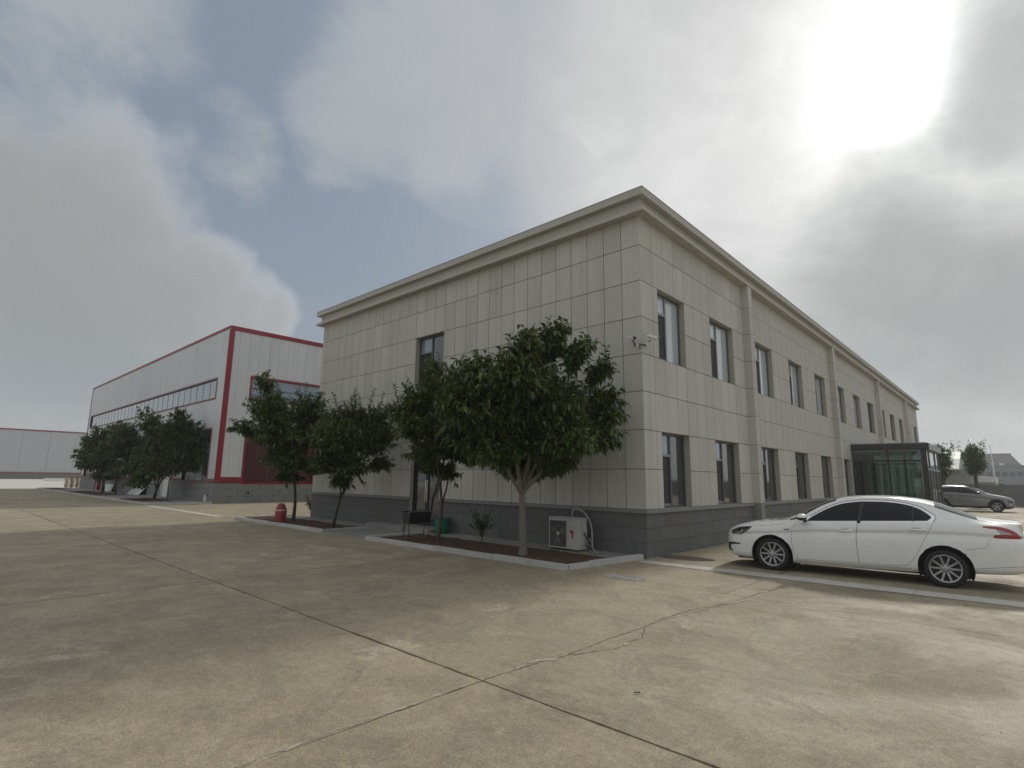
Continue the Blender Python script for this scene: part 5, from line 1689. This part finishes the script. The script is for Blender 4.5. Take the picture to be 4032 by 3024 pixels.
b = MB(); b.box((-.10, -.02, .70), (.22, .02, .95)); b.build('blade', 'red', sh, bevel=.02)
# pallets stacked at the far end of the warehouse
for k in range(9):
    r = thing('pallet', 'wooden pallet, %s of the stack at the far warehouse end' % ('bottom one', 'second from the bottom', 'third from the bottom', 'fourth from the bottom', 'middle one', 'fourth from the top', 'third from the top', 'second from the top', 'top one')[k], 'pallet', (-71.6 + rng.normal(0, .04), .9 + rng.normal(0, .04), .012 + k * .152), rng.normal(0, .03), 'pallets stacked at the warehouse end')
    for y in (-.5, 0, .5):
        boxobj('bearer', (-.6, y - .05, 0), (.6, y + .05, .09), 'wood', r)
    for x in np.linspace(-.52, .52, 6): boxobj('plank', (x - .07, -.6, .0905), (x + .07, .6, .115), 'wood', r)
    for x in (-.5, 0, .5): boxobj('bottom_plank', (x - .06, -.6, -.012), (x + .06, .6, -.0005), 'wood', r)
cb = thing('crate', 'pale wooden crate standing beyond the stacked pallets', 'crate', (-120, 11.6, .02))
boxobj('box', (-1.6, -1.6, 0), (1.6, 1.6, 1.35), 'wood', cb)
for y in (-1.64, 1.60): boxobj('corner_batten', (1.601, y, 0), (1.66, y + .12, 1.4), 'wood', cb)
boxobj('lid', (-1.66, -1.66, 1.351), (1.66, 1.66, 1.42), 'wood', cb)
wb_ = thing('white_block', 'long low white block lying before the far pale shed', 'block', (-130, 8.8, .02))
boxobj('slab', (-.5, -3.1, 0), (.5, 3.1, .55), 'white', wb_, .03)
boxobj('base', (-.6, -3.0, -.01), (.6, 3.0, .0), 'path', wb_)

# ------------------------------------------------------------------ far surroundings
fs_ = thing('far_shed', 'long pale shed with a thin red roof line at the far left', 'building', (-165, 10, 0))
F3 = Frame((0, -70, 0), (0, 1, 0), (1, 0, 0))
F3.bo('plinth', 0, 130, 0, 1.45, -20, .05, 'plinth', fs_); F3.bo('base_trim', 0, 130, 1.451, 1.66, -20, .10, 'red', fs_)
for k in range(26): F3.bo('wall_panel', k * 5 + .02, k * 5 + 4.98, 1.661, 11.3, -.3, 0, 'far_wall', fs_)
F3.bo('roof_trim', 0, 130, 11.301, 11.62, -20, .12, 'red', fs_); F3.bo('rear_wall', .5, 129.5, 1.662, 11.2, -20, -.31, 'far_wall', fs_)

pw = thing('perimeter_wall', 'weathered grey masonry boundary wall behind the silver car', 'wall', (0, 50, 0))
for k in range(14):
    x0 = -14 + k * 3.6
    boxobj('wall_bay', (x0 + .15, 0, 0), (x0 + 3.45, .22, 1.68), 'perimeter', pw)
    boxobj('pier', (x0 - .149, -.06, 0), (x0 + .149, .28, 1.70), 'perimeter', pw)
    boxobj('coping', (x0 - .15, -.08, 1.701), (x0 + 3.449, .30, 1.78), 'perimeter', pw)
wp = MB()
for k in range(60):
    x = 5.2 + k * .08; wp.tube([(x, -.085, .75 + .012 * k), (x + .08, -.085, .75 + .012 * (k + 1))], .022, 4, False)
wp.build('conduit', 'shed_wall', pw)
wd_ = MB()
tag(wd_, None) if False else None

ft_trees = [('round-headed clipped tree right of the porch in front of the boundary wall', (3.50, 46, 0), [(3.50, 3.75, .70), (3.25, 4.2, .45), (3.75, 4.2, .5), (3.3, 3.2, .5), (3.8, 3.3, .5), (3.5, 4.6, .38), (3.5, 2.8, .42)]),
            ('tall clipped tree half hidden behind the glass porch', (1.45, 46, 0), [(1.40, 3.7, .70), (1.15, 4.2, .5), (1.75, 4.25, .42), (1.8, 3.6, .42), (1.1, 3.2, .5), (1.6, 3.0, .48), (1.45, 2.5, .36), (1.35, 4.6, .36)])]
for lb, bs, bl in ft_trees:
    base = np.array(bs, float); r = thing('tree', lb, 'tree', base)
    q = MB(); q.tube([(0, 0, -.05), (.02, 0, 1.2), (0, 0, 2.6)], [.17, .14, .11], 9); q.build('trunk', 'bark', r, smooth=True)
    q = MB(); B, D = [], []
    for (x, z, R) in bl:
        c = np.array([x - base[0], rng.uniform(-.3, .3), z])
        q.tube([(0, 0, 2.3), (c * .5 + np.array([0, 0, 1.1])), c], [.06, .04, .02], 5)
        for k in range(int(620 * R / .5)):
            v = rng.normal(0, 1, 3); v /= np.linalg.norm(v)
            B.append(c + v * R * rng.uniform(.5, 1.05)); D.append(v * .6 + rng.normal(0, .5, 3))
    for k in range(26):
        a = rng.uniform(0, 6.28); c = np.array([math.cos(a) * .85, math.sin(a) * .6, rng.uniform(3.6, 5.2)])
        for j in range(8): B.append(c + rng.normal(0, .06, 3)); D.append(rng.normal(0, 1, 3))
    q.build('limbs', 'bark', r, smooth=True)
    B, D = np.array(B), np.array(D); m = len(B); L = .17 * rng.uniform(.6, 1.2, m)
    leaf_mesh('crown', B, D, L, L * .55, rng.beta(1.6, 3, m), 'leaf_far', r)

s1 = thing('shed', 'grey walled shed with a pale green roof behind the boundary wall', 'shed', (-4, 58, 0))
boxobj('wall', (-18, 0, 0), (6.6, 12, 3.2), 'shed_wall', s1)
q = MB(); prof = [(-.6, 3.25), (0, 3.45), (2, 4.3), (5, 5.1), (7, 5.1), (10, 4.3), (12.6, 3.25)]
nn2 = len(prof); V = [(x, y, z) for x in (-18.2, 5.8) for y, z in prof]
q.add(V, [(i, i + 1, nn2 + i + 1, nn2 + i) for i in range(nn2 - 1)] + [tuple(range(nn2)), tuple(range(2 * nn2 - 1, nn2 - 1, -1))]); q.build('roof', 'shed_roof', s1)
boxobj('gutter', (-18.2, -.75, 3.12), (5.9, -.58, 3.26), 'white', s1)
s2 = thing('shed', 'small white shed with barred side behind the clipped tree', 'shed', (3.6, 62, 0))
boxobj('wall', (-.8, 0, 0), (.62, 6, 2.0), 'white', s2)
q = MB(); q.add([(-.9, -.2, 2.72), (.70, -.2, 2.50), (.70, 6, 2.50), (-.9, 6, 2.72), (-.9, -.2, 1.98), (.70, -.2, 1.98), (.70, 6, 1.98), (-.9, 6, 1.98)], [(0, 1, 2, 3), (4, 5, 1, 0), (5, 6, 2, 1), (7, 4, 0, 3), (6, 7, 3, 2)]); q.build('roof', 'white', s2)
for k in range(9): boxobj('bar', (-.75 + k * .16, -.06, .1), (-.70 + k * .16, -.01, 1.95), 'alu_mid', s2)
fb = thing('far_building', 'hazy grey block building rising above the blue one at far right', 'building', (0, 158, 0))
q = MB(); q.add([(-3, 0, 0), (6.6, 0, 0), (6.6, 14, 0), (-3, 14, 0), (-3, 0, 8.75), (4.75, 0, 8.75), (4.75, 14, 8.75), (-3, 14, 8.75), (6.6, 0, 5.9), (6.6, 14, 5.9)],
                [(0, 1, 8, 5, 4), (1, 2, 9, 8), (8, 9, 6, 5), (4, 5, 6, 7), (2, 3, 7, 6, 9), (3, 0, 4, 7)]); q.build('wall', 'far_block', fb)
boxobj('parapet', (-3.1, -.1, 8.751), (4.8, 14.1, 8.95), 'far_block', fb); boxobj('roof_vent', (2.6, -1.2, 6.0), (3.4, -.3, 6.7), 'white', fb)
f2 = thing('far_building', 'hazy blue grey low building with a row of windows at far right', 'building', (0, 150, 0))
boxobj('wall', (-6, 0, 0), (30, 7, 5.9), 'far_blue', f2)
boxobj('roof_edge', (-6.1, -.15, 5.901), (30.1, 7.1, 6.05), 'far_block', f2)
for k in range(22): boxobj('window', (-4.5 + k * 1.25, -.06, 3.65), (-3.6 + k * 1.25, .02, 4.6), 'far_window', f2)
boxobj('band', (-6.05, -.05, 2.6), (30.05, .03, 2.75), 'far_block', f2)
ms = thing('mast', 'thin pale mast standing in front of the far grey building', 'mast', (1.75, 149, 0))
q = MB(); q.tube([(0, 0, 0), (0, 0, 6), (-.1, 0, 10.4)], [.16, .13, .06], 7); q.build('pole', 'white', ms)
q = MB(); q.tube([(-.5, 0, 6.3), (.5, 0, 6.3)], .06, 5); q.build('cross_arm', 'white', ms)
for lb, x, y, R, h in (('dark round bush behind the boundary wall near the white shed', 3.9, 76, 1.0, 2.3), ('low wide bush behind the wall at the right edge', 5.0, 80, .9, 1.7)):
    r = thing('bush', lb, 'bush', (x, y, 0))
    q = MB(); q.tube([(0, 0, 0), (.1, 0, h * .6)], [.08, .04], 6); q.build('stem', 'bark', r)
    B, D = [], []
    for k in range(1500):
        v = rng.normal(0, 1, 3); v /= np.linalg.norm(v); B.append(np.array([0, 0, h * .5]) + v * np.array([R, R, h * .5]) * rng.uniform(.4, 1.05)); D.append(v + rng.normal(0, .5, 3))
    B, D = np.array(B), np.array(D); m = len(B); L = .22 * rng.uniform(.6, 1.2, m)
    leaf_mesh('foliage', B, D, L, L * .5, rng.beta(1.6, 3, m), 'leaf_far', r)

# ------------------------------------------------------------------ haze
hzm = bpy.data.materials.new('haze_air'); hzm.use_nodes = True
nt = hzm.node_tree; nt.nodes.clear()
ho = nt.nodes.new('ShaderNodeOutputMaterial'); hv = nt.nodes.new('ShaderNodeVolumePrincipled')
hv.inputs['Color'].default_value = (.93, .95, .97, 1); hv.inputs['Density'].default_value = HAZE = .0010; hv.inputs['Anisotropy'].default_value = .3
nt.links.new(hv.outputs[0], ho.inputs['Volume'])
b = MB(); b.box((-905, -505, -1.2), (605, 905, 14.0)); hz_o = b.build('haze', 'white'); hz_o.data.materials.clear(); hz_o.data.materials.append(hzm)
tag(hz_o, kind='stuff')

# large things get their origin at their own base
for root, loc in ((office, (-7.5, 23.5, 0)), (porch, (1.5, 23.5, 0)), (wh, (-48.4, 13.5, 0))):
    for ch in root.children: ch.matrix_parent_inverse = Matrix.Translation(-Vector(loc))
    root.location = loc
